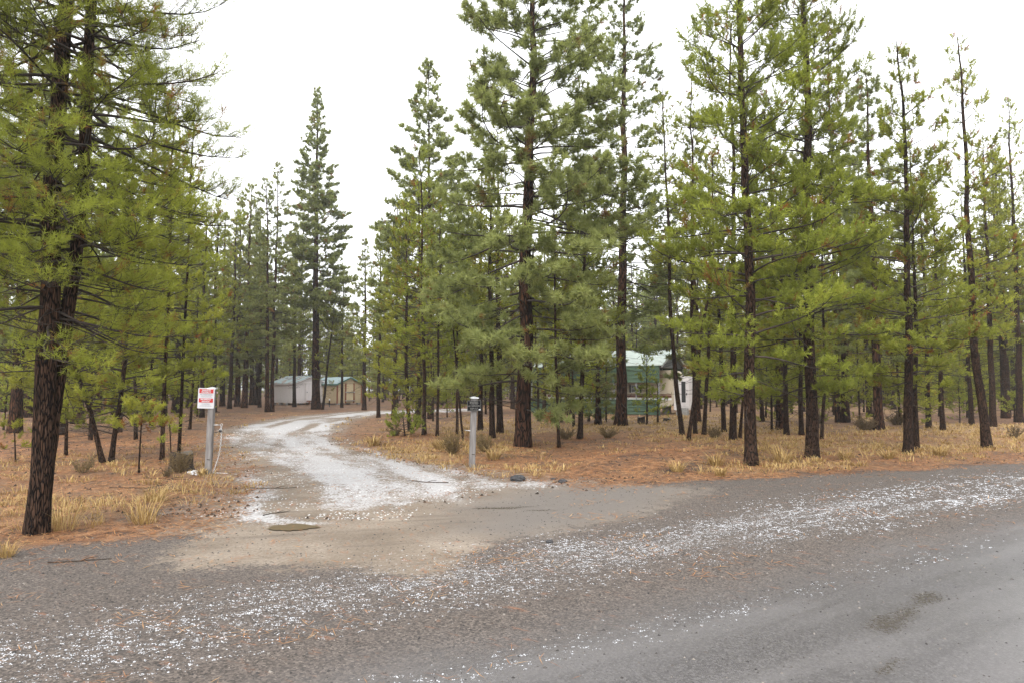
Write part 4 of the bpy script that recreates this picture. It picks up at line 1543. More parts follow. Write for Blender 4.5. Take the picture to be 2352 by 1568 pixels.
# skyline ponderosa over the shed, and its neighbours
hero(726, 939, 22, 'pon', 'tallest lone pine, thick straight trunk standing between the two sheds', top=(728, 198), cb=740, db=860, L=3.0, seed=20, wh=0.50, nb=7, tw=0.15, ts=0.11, tufts=1.1, dead=0.03, prof_pow=0.85, size=1.2)
hero(614, 946, 12, 'pon', 'left one of the twin pines in front of the white shed corner', top=(614, 415), cb=800, db=860, L=2.0, seed=21, wh=0.55, tw=0.20, tufts=0.9, dead=0.03)
hero(625, 945, 11, 'pon', 'right one of the twin pines in front of the white shed corner', top=(640, 380), cb=790, db=860, L=2.1, seed=22, wh=0.55, tw=0.20, tufts=0.9, dead=0.03)
# clump right of the drive
hero(942, 992, 11, 'lod', 'leftmost trunk of the leaning pine clump right of the snowy drive', path=[(936, 930), (934, 820)], H=9.0, cb=940, db=985, L=1.25, seed=30, wh=0.34, dead=0.05)
hero(957, 981, 16, 'lod', 'thickest middle trunk of the pine clump right of the snowy drive', path=[(963, 900), (966, 780)], top=(962, 420), cb=860, db=960, L=1.5, seed=31, dead=0.07)
hero(974, 998, 11, 'lod', 'rightmost trunk of the pine clump, yellowish pointed crown', path=[(976, 900), (972, 760)], top=(966, 345), cb=820, db=960, L=1.35, seed=32, dead=0.12)
hero(1004, 1002, 8, 'lod', 'very thin straight pine just right of the pine clump', path=[(1007, 880)], top=(1010, 470), cb=820, db=950, L=0.8, seed=33)
hero(1064, 1011, 6, 'lod', 'thin bare sapling leaning left behind the right gate post', path=[(1052, 900), (1041, 758)], top=(1012, 590), cb=720, db=840, L=0.6, seed=34, wh=0.4)
hero(1050, 999, 8, 'lod', 'thin pine crossing behind the leaning sapling by the right gate post', top=(1053, 520), cb=880, db=950, L=0.9, seed=35)
hero(988, 961, 14, 'pon', 'tall grey-green pine whose rounded top rises behind the pine clump', top=(986, 138), cb=720, db=860, L=3.2, seed=36, wh=0.52, nb=7, tw=0.16, tufts=1.1, size=1.15, dead=0.02, prof_pow=0.75)
# the big centre ponderosa and company
hero(1201, 1025, 41, 'pon', 'great long-needled pine at centre, thick plated trunk beside the right gate post', path=[(1203, 900), (1208, 700), (1215, 450), (1221, 200), (1226, 0)], H=17.5, cb=835, db=930, L=2.9, seed=40, wh=0.42, nb=6, tw=0.16, ts=0.115, tufts=1.0, dead=0.02, bark=True, size=1.15, prof_pow=0.5, kmul=0.85)
hero(1284, 1028, 9, 'lod', 'thin black trunk right of the great centre pine', path=[(1279, 930), (1276, 780)], H=8.0, cb=760, db=940, L=0.8, seed=41, dead=0.05)
hero(1332, 1007, 14, 'lod', 'middle-sized pine with drooping dark boughs in front of the carport', path=[(1338, 900), (1342, 760)], H=9.5, cb=850, db=930, L=1.6, seed=42, dead=0.07, wh=0.36, nb=6)
hero(1374, 974, 17, 'pon', 'short bushy pine with a thick butt before the carport', H=5.0, cb=960, db=965, L=0.9, seed=43, wh=0.4, dead=0.02)
hero(1426, 976, 29, 'pon', 'second great pine, rough red-brown trunk standing before the carport', path=[(1428, 800), (1432, 400), (1436, 0)], H=22.5, cb=760, db=930, L=2.5, seed=44, wh=0.48, nb=5, tw=0.17, tufts=0.85, dead=0.02, bark=True, prof_pow=0.5)
hero(1567, 998, 13, 'lod', 'slender reddish pine leaning left right of the camper', path=[(1555, 895), (1545, 787), (1532, 500)], top=(1522, 195), cb=640, db=840, L=1.15, seed=45, dead=0.03)
hero(1581, 1012, 11, 'lod', 'front trunk of the crossing trio, leaning right', path=[(1598, 890), (1612, 787), (1640, 600)], H=9.5, cb=680, db=850, L=1.0, seed=46, dead=0.05)
hero(1597, 996, 11, 'lod', 'middle upright trunk of the crossing trio, tall and sparse', path=[(1592, 850), (1590, 600)], top=(1588, 140), cb=560, db=850, L=0.95, seed=47, dead=0.03, gap=0.25)
hero(1617, 998, 11, 'lod', 'rear right trunk of the crossing trio', path=[(1625, 850), (1632, 700)], H=10.0, cb=640, db=850, L=1.0, seed=48, dead=0.05)
hero(1486, 974, 5, 'lod', 'slim young pine just right of the low dark stump', top=(1486, 800), cb=945, db=955, L=0.55, seed=49, wh=0.3, dead=0.0)
hero(1511, 972, 5, 'lod', 'short young pine before the camper end', top=(1511, 870), cb=950, db=955, L=0.45, seed=50, wh=0.28, dead=0.0)
# right-hand edge of the wood
hero(1683, 1010, 18, 'lod', 'straight brown pine behind the two nearest right-hand trunks', path=[(1686, 850), (1688, 600)], H=14.5, cb=760, db=900, L=1.6, seed=60, dead=0.06)
hero(1699, 1006, 8, 'lod', 'thin trunk leaning right behind the nearest right-hand pine', path=[(1710, 903), (1722, 800)], H=6.5, cb=840, db=900, L=0.8, seed=61)
hero(1725, 1067, 30, 'lod', 'nearest right-hand pine with scaly brown trunk and bright low boughs', path=[(1722, 800), (1714, 500), (1700, 0)], H=14.5, cb=880, db=915, L=1.95, seed=62, wh=0.42, nb=6, tw=0.12, ts=0.10, dead=0.04, bark=True, size=1.1, kmul=0.85)
hero(1866, 1051, 31, 'lod', 'second right-hand pine, trunk black at the foot', path=[(1864, 800), (1858, 400), (1846, 0)], H=16.0, cb=850, db=910, L=1.85, seed=63, wh=0.42, nb=6, tw=0.12, ts=0.10, dead=0.06, bark=True, size=1.1, kmul=0.85)
hero(1887, 1008, 9, 'lod', 'thin dark pine just right of the second right-hand pine', path=[(1894, 880)], H=8.5, cb=820, db=900, L=0.9, seed=64)
hero(2086, 1042, 23, 'lod', 'front stem of the close black pair, pointed crown against the sky', path=[(2088, 800), (2084, 500)], top=(2062, 95), cb=850, db=920, L=1.5, seed=65, wh=0.42, nb=5, tw=0.12, ts=0.10, dead=0.06, bark=True, size=1.1)
hero(2105, 1033, 14, 'lod', 'rear stem of the close black pair on the right', path=[(2106, 800)], H=8.5, cb=830, db=900, L=1.4, seed=66, dead=0.06)
hero(2267, 1028, 22, 'lod', 'bent sparse pine at right whose butt kinks above the grass', path=[(2256, 930), (2248, 862), (2232, 692), (2212, 380)], top=(2200, 85), cb=760, db=900, L=1.35, seed=67, dead=0.10, bark=True, gap=0.2)
hero(2342, 969, 17, 'lod', 'tall straight pine at the right edge of the picture', path=[(2338, 700)], H=16.5, cb=760, db=880, L=1.7, seed=68, dead=0.05)
hero(2019, 986, 24, 'pon', 'thick reddish trunk standing back between the second pine and black pair', H=15.0, cb=780, db=900, L=2.0, seed=69, wh=0.5, dead=0.04)
hero(1925, 969, 14, 'pon', 'tall ragged pine behind the second right-hand pine', path=[(1915, 600), (1908, 300)], H=21.0, cb=720, db=880, L=2.6, seed=70, wh=0.52, tw=0.18, dead=0.04)
# saplings
hero(319, 1087, 5, 'lod', 'small sapling with one rusty brown bough, left of the stump', path=[(322, 1030)], top=(327, 935), cb=1010, db=1050, L=0.42, seed=80, wh=0.20, nb=4, tw=0.08, dead=0.22, name='pine_sapling')
hero(36, 1061, 4, 'lod', 'tiny sapling left of the nearest forked pine', top=(34, 985), cb=1030, db=1050, L=0.32, seed=81, wh=0.18, nb=3, dead=0.05, name='pine_sapling')
hero(394, 1064, 3, 'lod', 'wispy sapling growing beside the charred stump', top=(390, 975), cb=1020, db=1050, L=0.22, seed=82, wh=0.2, nb=3, dead=0.0, name='pine_sapling')
hero(930, 1002, 4, 'lod', 'low spreading pine bush at the foot of the clump', top=(926, 955), cb=998, db=999, L=0.75, seed=83, wh=0.14, nb=5, dead=0.05, name='pine_sapling')
hero(2330, 968, 4, 'lod', 'small bright sapling near the right edge', top=(2330, 905), cb=950, db=955, L=0.5, seed=84, wh=0.2, dead=0.0, name='pine_sapling')
print('hero triangles', NTRI[0])

# ------------------------------------------------------------------ prototypes shared by the trees further back
PROTO = {}


def proto(key, sp, H, r0, cbf, dbf, L, seed, d, **kw):
    pts = [(0, 0, 0), (0.1 * (seed % 3 - 1), 0.08 * (seed % 2), H * 0.5), (0.15 * (seed % 3 - 1), 0, H)]
    a = pine(sp, pts, r0, cbf * H, dbf * H, L, seed, d, **kw)
    NTRI[0] += len(a[2][1]) + 2 * len(a[1][1]) + 2 * len(a[0][1])
    PROTO[key] = (pine_meshes([a], sp), H)


proto('p1', 'pon', 20, 0.26, 0.18, 0.09, 2.9, 201, 48, size=1.2, wh=0.55, tw=0.19, dead=0.03)
proto('p2', 'pon', 18, 0.24, 0.30, 0.12, 2.4, 202, 48, size=1.2, wh=0.55, tw=0.19, dead=0.03)
proto('p3', 'pon', 15, 0.20, 0.20, 0.10, 2.2, 203, 48, size=1.2, wh=0.5, tw=0.19, dead=0.03, prof_pow=0.8)
proto('l1', 'lod', 14, 0.15, 0.28, 0.12, 1.5, 204, 40, wh=0.42, dead=0.05)
proto('l2', 'lod', 12, 0.12, 0.35, 0.15, 1.2, 205, 40, wh=0.42, dead=0.05)
proto('l3', 'lod', 10, 0.10, 0.22, 0.10, 1.2, 206, 36, wh=0.40, dead=0.04)
proto('y1', 'lod', 5.5, 0.055, 0.15, 0.08, 0.95, 207, 34, wh=0.32, dead=0.03)
proto('y2', 'lod', 3.6, 0.040, 0.10, 0.06, 0.75, 208, 34, wh=0.28, dead=0.03)
proto('f1', 'pon', 19, 0.22, 0.25, 0.15, 2.6, 209, 85, size=1.2, wh=0.7, tw=0.24, dead=0.02)
proto('f2', 'pon', 17, 0.20, 0.18, 0.12, 2.4, 210, 85, size=1.2, wh=0.7, tw=0.24, dead=0.02, prof_pow=0.85)
proto('f3', 'lod', 15, 0.12, 0.12, 0.08, 1.8, 211, 80, wh=0.55, tw=0.2, dead=0.04)
print('all triangles', NTRI[0])


def stand(px, py, key, H, label, group=None, seed=0, lean=(0, 0)):
    x, y, z = place(px, py)
    me, h0 = PROTO[key]
    rr = random.Random(seed + int(px * 7 + py))
    return set_pine(me, (x, y, z - 0.05), rr.uniform(0, 6.28), H / h0, label, group, lean=lean)


for (px, py, key, H, label) in (
        (34, 993, 'p1', 17, 'red-barked pine left of the nearest forked trunk'),
        (208, 1010, 'y1', 5.8, 'bright young pine between the forked pine and left-leaning pine'),
        (312, 1008, 'y1', 6.4, 'bright young pine behind the rusty sapling'),
        (276, 992, 'y1', 6.8, 'yellow-green young pine behind the curving slender pine'),
        (100, 985, 'y1', 6.2, 'bright young pine half hidden by the forked trunk'),
        (436, 985, 'y1', 5.6, 'young pine just left of the red and white sign'),
        (348, 978, 'l3', 9.0, 'slim pine between the rusty sapling and stump, further back'),
        (63, 958, 'p2', 22, 'thick dark pine seen just left of the nearest forked trunk'),
        (4, 945, 'p1', 21, 'dark pine at the very left edge of the picture'),
        (178, 972, 'p2', 19, 'pine standing behind the left-leaning young pine'),
        (225, 950, 'p3', 17, 'pine in the left wood behind the two crossing slender trunks'),
        (262, 955, 'l1', 15, 'dark lodgepole in the left wood behind the curving slender pine'),
        (330, 952, 'p1', 22, 'tall pine in the left wood behind the rusty sapling'),
        (403, 946, 'p2', 18.5, 'thick pine in the left wood behind the thin stump pines'),
        (464, 958, 'l1', 13, 'dark pine directly behind the red and white sign'),
        (510, 932, 'p3', 18, 'pine right of the red and white sign, reddish trunk'),
        (492, 946, 'l1', 15.0, 'slim pine right behind the red and white sign post'),
        (527, 938, 'l1', 16.5, 'slim yellow-green pine midway between the sign and white shed'),
        (545, 933, 'p3', 19.0, 'bushy grey-green pine left of the straight dark drive-bend pine'),
        (590, 930, 'l1', 17.5, 'slim pine close to the left corner of the white shed'),
        (561, 936, 'p1', 19.5, 'straight dark pine at the left bend of the snowy drive'),
        (578, 929, 'p2', 19, 'reddish thick pine left of the white shed'),
        (596, 935, 'l2', 15, 'thin pine just left of the white shed twin pines'),
        (676, 934, 'l1', 15.5, 'thin pine in front of the white shed wall'),
        (741, 940, 'l3', 10.5, 'thin slanting pine right of the tallest lone pine'),
        (785, 935, 'l2', 12.2, 'thin pine in front of the tan shed door'),
        (836, 941, 'p3', 13, 'dark pine just right of the tan shed'),
        (869, 958, 'l3', 11, 'slim pine right of the drive bend, beyond the tan shed'),
        (904, 962, 'l1', 12.5, 'pine between the drive bend and the pine clump'),
        (1103, 987, 'l2', 11, 'dark pine just right of the black sign'),
        (1131, 1005, 'l3', 10, 'thin black pine between the black sign and the great centre pine'),
        (1149, 993, 'l1', 12, 'broader dark pine left of the great centre pine'),
        (1305, 952, 'p3', 14, 'pine beside the yellow bottle near the carport'),
        (1238, 966, 'y1', 6.6, 'bushy young pine hiding the carport just right of the great centre pine'),
        (1290, 968, 'y1', 5.8, 'bushy young pine behind the thin black trunk, before the carport'),
        (1352, 966, 'y1', 6.2, 'bushy young pine before the carport, left of the second great pine'),
        (1318, 978, 'y1', 6.0, 'bushy young pine left of the dark drooping pine, before the carport'),
        (1392, 968, 'y1', 5.0, 'bushy young pine tucked left of the second great pine, before the carport'),
        (1250, 955, 'l1', 12, 'pine close against the carport skirt right of the great centre pine'),
        (1793, 986, 'p3', 13, 'dark pine between the two nearest right-hand pines, further back'),
        (1807, 998, 'l2', 10, 'thin dark pine in the gap between the two nearest right-hand pines'),
        (1841, 998, 'l3', 9, 'slim pine just left of the second right-hand pine'),
        (1663, 990, 'l3', 9.5, 'thin black trunk left of the straight brown pine'),
        (1943, 969, 'p2', 15, 'reddish double trunk right of the second right-hand pine'),
        (2133, 982, 'l2', 11, 'thin pine right of the close black pair'),
        (2166, 986, 'l3', 10, 'slim pine midway between the black pair and bent pine'),
        (2232, 976, 'l2', 11, 'thin pine just left of the bent sparse pine'),
        (2281, 979, 'l1', 13, 'pine just right of the bent sparse pine'),
        (2310, 960, 'p3', 15, 'pine between the bent sparse pine and right edge')):
    stand(px, py, key, H, label, lean=((R(2.5), R(5.5)) if 'slanting' in label else (0, 0)))

# ------------------------------------------------------------------ the woods behind
SKY_X = [-400, 430, 462, 480, 560, 600, 645, 668, 690, 770, 792, 815, 850, 880, 905, 960, 1030, 1060, 1180, 1380, 1530, 1560, 1640, 1900, 1990, 2060, 2130, 2200, 2260, 2352, 2800]
SKY_Y = [120, 150, 280, 415, 400, 395, 420, 450, 480, 540, 620, 605, 550, 460, 330, 330, 300, 200, 200, 220, 280, 250, 240, 220, 260, 260, 300, 330, 300, 220, 180]
rr = random.Random(99)
used = []


def free(x, y, rad):
    return all((x - a) ** 2 + (y - b) ** 2 > rad * rad for a, b in used)


def zone_label(px, y, key):
    look = 'long-needled grey-green' if key[0] in 'p' or key in ('f1', 'f2') else 'slim yellow-green'
    deep = 'far hazy' if y > 85 else ('distant' if y > 58 else 'nearer')
    if px < 250:
        z_ = 'in the left wood behind the nearest forked pine'
    elif px < 480:
        z_ = 'in the left wood behind the red and white sign'
    elif px < 640:
        z_ = 'in the woods left of the white shed'
    elif px < 900:
        z_ = 'in the woods behind the two sheds'
    elif px < 1080:
        z_ = 'in the woods behind the pine clump'
    elif px < 1240:
        z_ = 'in the woods behind the black sign'
    elif px < 1580:
        z_ = 'rising behind the carport roof'
    elif px < 1740:
        z_ = 'in the wood behind the crossing trio'
    elif px < 1900:
        z_ = 'in the wood between the two nearest right-hand pines'
    elif px < 2100:
        z_ = 'in the wood left of the close black pair'
    elif px < 2260:
        z_ = 'in the wood between black pair and bent pine'
    else:
        z_ = 'in the wood at the right edge'
    return f'{deep} {look} pine {z_}', f'{deep} {look} pines {z_}'


cnt = 0
tries = 0
while cnt < 158 and tries < 9000:
    tries += 1
    y = 30 + 125 * rr.random() ** 1.35
    px = rr.uniform(-60, 2420)
    x = (px - CX) / FPX * y
    near_lim = 36 if px < 480 else (76 if px < 900 else (54 if px < 1220 else (56 if px < 1590 else 31)))
    if y < near_lim or not free(x, y, 2.0 + 0.012 * y):
        continue
    if 860 < px < 1100 and y < 62:
        continue
    far = y > 62
    key = rr.choice(['f1', 'f2', 'f3', 'f3', 'f1']) if far else rr.choice(['p2', 'p3', 'l1', 'l1', 'l1', 'l2', 'l3', 'l3', 'l3'])
    me, h0 = PROTO[key]
    H = h0 * rr.uniform(0.8, 1.2)
    ymin = np.interp(px, SKY_X, SKY_Y)
    hmax = float(at(px, ymin, y)[2])
    if H > hmax:
        if hmax < 0.55 * h0:
            continue
        H = hmax * rr.uniform(0.88, 1.0)
    used.append((x, y))
    lab, grp = zone_label(px, y, key)
    set_pine(me, (x, y, float(hfun(x, y)) - 0.05), rr.uniform(0, 6.28), H / h0 * 1.0, lab, grp)
    cnt += 1
print('background pines', cnt, tries)
cnt = 0
tries = 0
while cnt < 60 and tries < 5000:
    tries += 1
    zone = rr.random()
    if zone < 0.60:
        px, y = rr.uniform(1600, 2400), rr.uniform(26, 60)
    elif zone < 0.80:
        px, y = rr.uniform(-40, 470), rr.uniform(24, 55)
    elif zone < 0.90:
        px, y = rr.uniform(880, 1200), rr.uniform(32, 60)
    else:
        px, y = rr.uniform(440, 640), rr.uniform(72, 95)
    x = (px - CX) / FPX * y
    if float(drive_sd(np.array([x]), np.array([y]))[0]) > -1.2 or not free(x, y, 0.9):
        continue
    if 1180 < px < 1590 and y < 56:
        continue
    used.append((x, y))
    me, h0 = PROTO[rr.choice(['y1', 'y2', 'y1'])]
    z_ = zone_label(px, y, 'y')[0].split(' pine ', 1)[1]
    sz = rr.uniform(0.6, 1.35)
    hh = h0 * sz
    w_ = 'knee-to-head-high' if hh < 2.8 else ('short bushy' if hh < 4.5 else 'young slender')
    lab, grp = f'{w_} pine growing {z_}', f'{w_} pines {z_}'
    set_pine(me, (x, y, float(hfun(x, y)) - 0.03), rr.uniform(0, 6.28), sz, lab, grp)
    cnt += 1


# the wood beyond, too far to tell the trees apart: low-detail pines set on scattered points
def far_wood():
    coll = bpy.data.collections.new('far_wood_kinds')
    for k, key in enumerate(('f1', 'f2', 'f3', 'y1')):
        ms, h0 = PROTO[key]
        V, F, I, n, A = [], [], [], 0, []
        for i, me in enumerate(ms):
            co = np.zeros(len(me.vertices) * 3, np.float32)
            me.vertices.foreach_get('co', co)
            V.append(co.reshape(-1, 3))
            lp_ = np.zeros(len(me.loops), np.int32)
            me.loops.foreach_get('vertex_index', lp_)
            F.append(lp_.reshape(-1, 3 if i == 2 else 4) + n)
            n += len(me.vertices)
            I.append(np.full(len(me.polygons), i, np.int32))
            t = np.zeros(len(me.polygons), np.float32)
            if i == 2:
                me.attributes['tint'].data.foreach_get('value', t)
            A.append(t)
        me = mesh_np('far_pine', np.concatenate(V), F, fattr={'tint': np.concatenate(A)})
        for m_ in ms:
            me.materials.append(m_.materials[0])
        me.polygons.foreach_set('material_index', np.concatenate(I))
        o = bpy.data.objects.new('far_pine_%d' % k, me)
        coll.objects.link(o)
    r2 = random.Random(5)
    pts = []
    tr = 0
    while len(pts) < 520 and tr < 12000:
        tr += 1
        y = 66 + 150 * r2.random() ** 1.2
        px = r2.uniform(-250, 2600)
        x = (px - CX) / FPX * y
        if 560 < px < 900 and y < 84:
            continue
        hmax = float(at(px, np.interp(px, SKY_X, SKY_Y) + 25, y)[2])
        H = r2.uniform(13, 21)
        if H > hmax:
            if hmax < 9:
                continue
            H = hmax * r2.uniform(0.85, 1.0)
        pts.append((x, y, float(hfun(x, y)) - 0.05, H / 17.0, r2.choice((0, 1, 2, 2, 2))))
    tr = 0
    while tr < 560:
        tr += 1
        y = 48 + 110 * r2.random() ** 1.1
        px = r2.uniform(-200, 2550)
        if (y < 74 and 480 < px < 900) or (y < 58 and 900 <= px < 1590):
            continue
        x = (px - CX) / FPX * y
        pts.append((x, y, float(hfun(x, y)) - 0.05, r2.uniform(0.5, 1.5), 3))
    me = bpy.data.meshes.new('far_woodland')
    me.from_pydata([p_[:3] for p_ in pts], [], [])
    a_ = me.attributes.new('size', 'FLOAT', 'POINT')
    a_.data.foreach_set('value', [p_[3] for p_ in pts])
    a_ = me.attributes.new('which', 'INT', 'POINT')
    a_.data.foreach_set('value', [p_[4] for p_ in pts])
    o = obj('far_woodland', me)
    ng = bpy.data.node_groups.new('far_wood', 'GeometryNodeTree')
    ng.interface.new_socket('Geometry', in_out='INPUT', socket_type='NodeSocketGeometry')
    ng.interface.new_socket('Geometry', in_out='OUTPUT', socket_type='NodeSocketGeometry')
    N = ng.nodes
    gi, go = N.new('NodeGroupInput'), N.new('NodeGroupOutput')
    ci = N.new('GeometryNodeCollectionInfo')
    ci.inputs['Collection'].default_value = coll
    ci.inputs['Separate Children'].default_value = True
    ci.inputs['Reset Children'].default_value = True
    ip = N.new('GeometryNodeInstanceOnPoints')
    ip.inputs['Pick Instance'].default_value = True
    ri_ = N.new('GeometryNodeInputNamedAttribute')
    ri_.data_type = 'INT'
    ri_.inputs['Name'].default_value = 'which'
    rv = N.new('FunctionNodeRandomValue')
    rv.data_type = 'FLOAT_VECTOR'
    rv.inputs['Min'].default_value = (0, 0, 0)
    rv.inputs['Max'].default_value = (0, 0, 6.283)
    na = N.new('GeometryNodeInputNamedAttribute')
    na.data_type = 'FLOAT'
    na.inputs['Name'].default_value = 'size'
    lk = ng.links.new
    lk(gi.outputs[0], ip.inputs['Points'])
    lk(ci.outputs[0], ip.inputs['Instance'])
    lk([q for q in ri_.outputs if q.enabled and q.name == 'Attribute'][0], ip.inputs['Instance Index'])
    lk([q for q in rv.outputs if q.type == 'VECTOR'][0], ip.inputs['Rotation'])
    lk([q for q in na.outputs if q.enabled and q.name == 'Attribute'][0], ip.inputs['Scale'])
    lk(ip.outputs[0], go.inputs[0])
    md = o.modifiers.new('far_wood', 'NODES')
    md.node_group = ng
    o['kind'] = 'stuff'
    o['label'] = 'far wood of pines closing the view on every side'
    o['category'] = 'wood'


far_wood()

# ------------------------------------------------------------------ ground cover
def scatter(n, xlo, xhi, ylo, yhi, dens, seed):
    """points thinned by a density, favouring ground near the viewer's side of the wood"""
    g = np.random.default_rng(seed)
    y = ylo + (yhi - ylo) * g.random(n) ** 1.6
    half = y * 0.80 + 1.5
    x = np.clip(g.uniform(-1, 1, n) * half, xlo, xhi)
    ok = g.random(n) < dens(x, y)
    return x[ok], y[ok], g


def on_drive(x, y):
    return sstep(-0.3, 0.3, drive_sd(x, y))


# fallen needles
def d_litter(x, y):
    e = road_edge(x, y)
    duff = sstep(0.6, -0.6, e)
    n = fbm(x * 0.8, y * 0.8, 71)
    p_ = duff * np.clip(0.35 + 1.1 * n, 0, 1) + (1 - duff) * sstep(0.52, 0.72, fbm(x * 1.5, y * 2.5, 73)) * 0.16 * sstep(3.0, 5.0, uv_road(x, y)[1])
    return p_ * (1 - 0.93 * on_drive(x, y)) * (1 - sstep(0.0, 0.3, poly_sd(SAND, x, y)) * 0.9)


x, y, g = scatter(200000, -22, 26, 3.0, 26, d_litter, 301)
for (bx_, by_, br_) in BASES + [(*place(84, 1224)[:2], 0.16)]:      # needles heaped round the butts
    if by_ < 26:
        k = int(120 + 900 * br_)
        a_ = g.uniform(0, 6.283, k)
        q_ = br_ * 0.9 + np.abs(g.normal(0, 0.22, k))
        x = np.concatenate([x, bx_ + q_ * np.cos(a_)])
        y = np.concatenate([y, by_ + q_ * np.sin(a_)])
n = len(x)
a = g.uniform(0, np.pi, n)
ln = g.uniform(0.07, 0.17, n)
wd = np.clip(0.30 * y / 683, 0.0016, 0.012) * g.uniform(0.7, 1.3, n)
dx, dy = np.cos(a), np.sin(a)
z0 = hfun(x, y) + 0.004 + g.uniform(0, 0.012, n)
tl = g.normal(0, 0.10, n) * ln
P = np.stack([np.stack([x - dx * ln / 2, y - dy * ln / 2, z0 + np.abs(tl) * 0], -1),
              np.stack([x - dy * wd, y + dx * wd, z0 + 0.004], -1),
              np.stack([x + dx * ln / 2, y + dy * ln / 2, z0 + np.abs(tl)], -1),
              np.stack([x + dy * wd, y - dx * wd, z0 + 0.004], -1)], 1).reshape(-1, 3)
F = np.arange(len(P)).reshape(-1, 4)
road_side = sstep(-0.2, 0.6, road_edge(x, y))
t_ = np.clip(0.25 + 0.65 * fbm(x * 0.6, y * 0.6, 75) + g.normal(0, 0.17, n) + 0.1 * road_side, 0, 1)
o = obj('needle_litter', mesh_np('needle_litter', P, F, fattr={'tint': t_}), LITTER)
o['kind'] = 'stuff'
o['label'] = 'orange-brown fallen pine needles covering the forest floor'
o['category'] = 'needles'


# dry grass
def grass_blades(tx, ty, th, nb, spread, g):
    N = len(tx)
    ri = np.repeat(np.arange(N), nb)
    M = len(ri)
    az = g.uniform(0, 6.28, M)
    rr_ = spread[ri] * np.sqrt(g.random(M)) * 0.5
    bx, by = tx[ri] + np.cos(az) * rr_, ty[ri] + np.sin(az) * rr_
    bz = hfun(bx, by) - 0.01
    h = th[ri] * g.uniform(0.45, 1.1, M)
    lean = h * g.uniform(0.4, 1.7, M)
    la = az + g.normal(0, 0.6, M)
    ex, ey = np.cos(la), np.sin(la)
    w = np.clip(0.28 * by / 683, 0.0015, 0.016)
    px_, py_ = -ey, ex
    B0 = np.stack([bx - px_ * w, by - py_ * w, bz], -1)
    B1 = np.stack([bx + px_ * w, by + py_ * w, bz], -1)
    mx_, my_ = bx + ex * lean * 0.35, by + ey * lean * 0.35
    M0 = np.stack([mx_ - px_ * w * 0.8, my_ - py_ * w * 0.8, bz + h * 0.62], -1)
    M1_ = np.stack([mx_ + px_ * w * 0.8, my_ + py_ * w * 0.8, bz + h * 0.62], -1)
    T = np.stack([bx + ex * lean, by + ey * lean, bz + h * g.uniform(0.55, 1.0, M)], -1)
    V = np.stack([B0, B1, M1_, M0, T], 1).reshape(-1, 3)
    k = np.arange(M) * 5
    F4 = np.stack([k, k + 1, k + 2, k + 3], -1)
    F3 = np.stack([k + 3, k + 2, k + 4], -1)
    t = np.clip(0.55 + 0.25 * (fbm(tx, ty, 91)[ri] - 0.5) * 2 + g.normal(0, 0.2, M), 0, 1)
    return V, [F4, F3], np.concatenate([t, t])


def d_grass(x, y):
    return np.clip(straw_mask(x, y) * np.where(x > 4, 1.0, 0.75), 0, 1) * (1 - on_drive(x, y)) * sstep(0.1, -0.6, road_edge(x, y))


x, y, g = scatter(13500, -30, 34, 8, 44, d_grass, 302)
th = g.uniform(0.06, 0.20, len(x))
V, F, t = grass_blades(x, y, th, np.clip((260 / y).astype(int), 7, 26), g.uniform(0.15, 0.45, len(x)), g)
o = obj('dry_grass', mesh_np('dry_grass', V, F, fattr={'tint': t}), STRAW)
o['kind'] = 'stuff'
o['label'] = 'pale straw-coloured dry grass over the forest floor'
o['category'] = 'grass'
print('grass', len(t))

# the larger tufts one can point at
gg = np.random.default_rng(77)
for (px, py, s_, lab) in ((140, 1215, 0.42, 'straw grass tuft at the foot of the nearest forked pine'),
                          (330, 1200, 0.40, 'tall straw tuft on the bank edge left of the sandy apron'),
                          (356, 1150, 0.28, 'pale grass tuft on the left bank below the stump'),
                          (14, 1278, 0.20, 'small straw tuft at the left edge beside the road'),
                          (461, 1090, 0.16, 'small yellow tuft at the foot of the left gate post'),
                          (1133, 1055, 0.34, 'yellow grass tuft just right of the right gate post'),
                          (1555, 1082, 0.26, 'pale tuft on the needle bank edge above the hail band'),
                          (1655, 1092, 0.22, 'straw tuft left of the nearest right-hand pine'),
                          (1795, 1060, 0.40, 'tall straw tuft between the two nearest right-hand pines'),
                          (1645, 1068, 0.30, 'grass tuft left of the nearest right-hand pine foot'),
                          (1940, 1055, 0.28, 'straw tuft right of the second right-hand pine'),
                          (2040, 1052, 0.26, 'straw tuft left of the close black pair'),
                          (2160, 1045, 0.30, 'straw tuft right of the close black pair'),
                          (860, 1022, 0.36, 'yellow grass clump on the inner bank of the drive bend'),
                          (1010, 1030, 0.36, 'yellow grass clump left of the right gate post')):
    x, y, z = place(px, py)
    V, F, t = grass_blades(np.array([x]), np.array([y]), np.array([s_ * 1.15]), np.array([110]), np.array([s_ * 0.75]), gg)
    V = V - np.array([x, y, z])
    o = obj('grass_tuft', mesh_np('grass_tuft', V, F, fattr={'tint': t}), STRAW, loc=(x, y, z))
    tag(o, lab, 'grass tuft', 'large grass tufts')


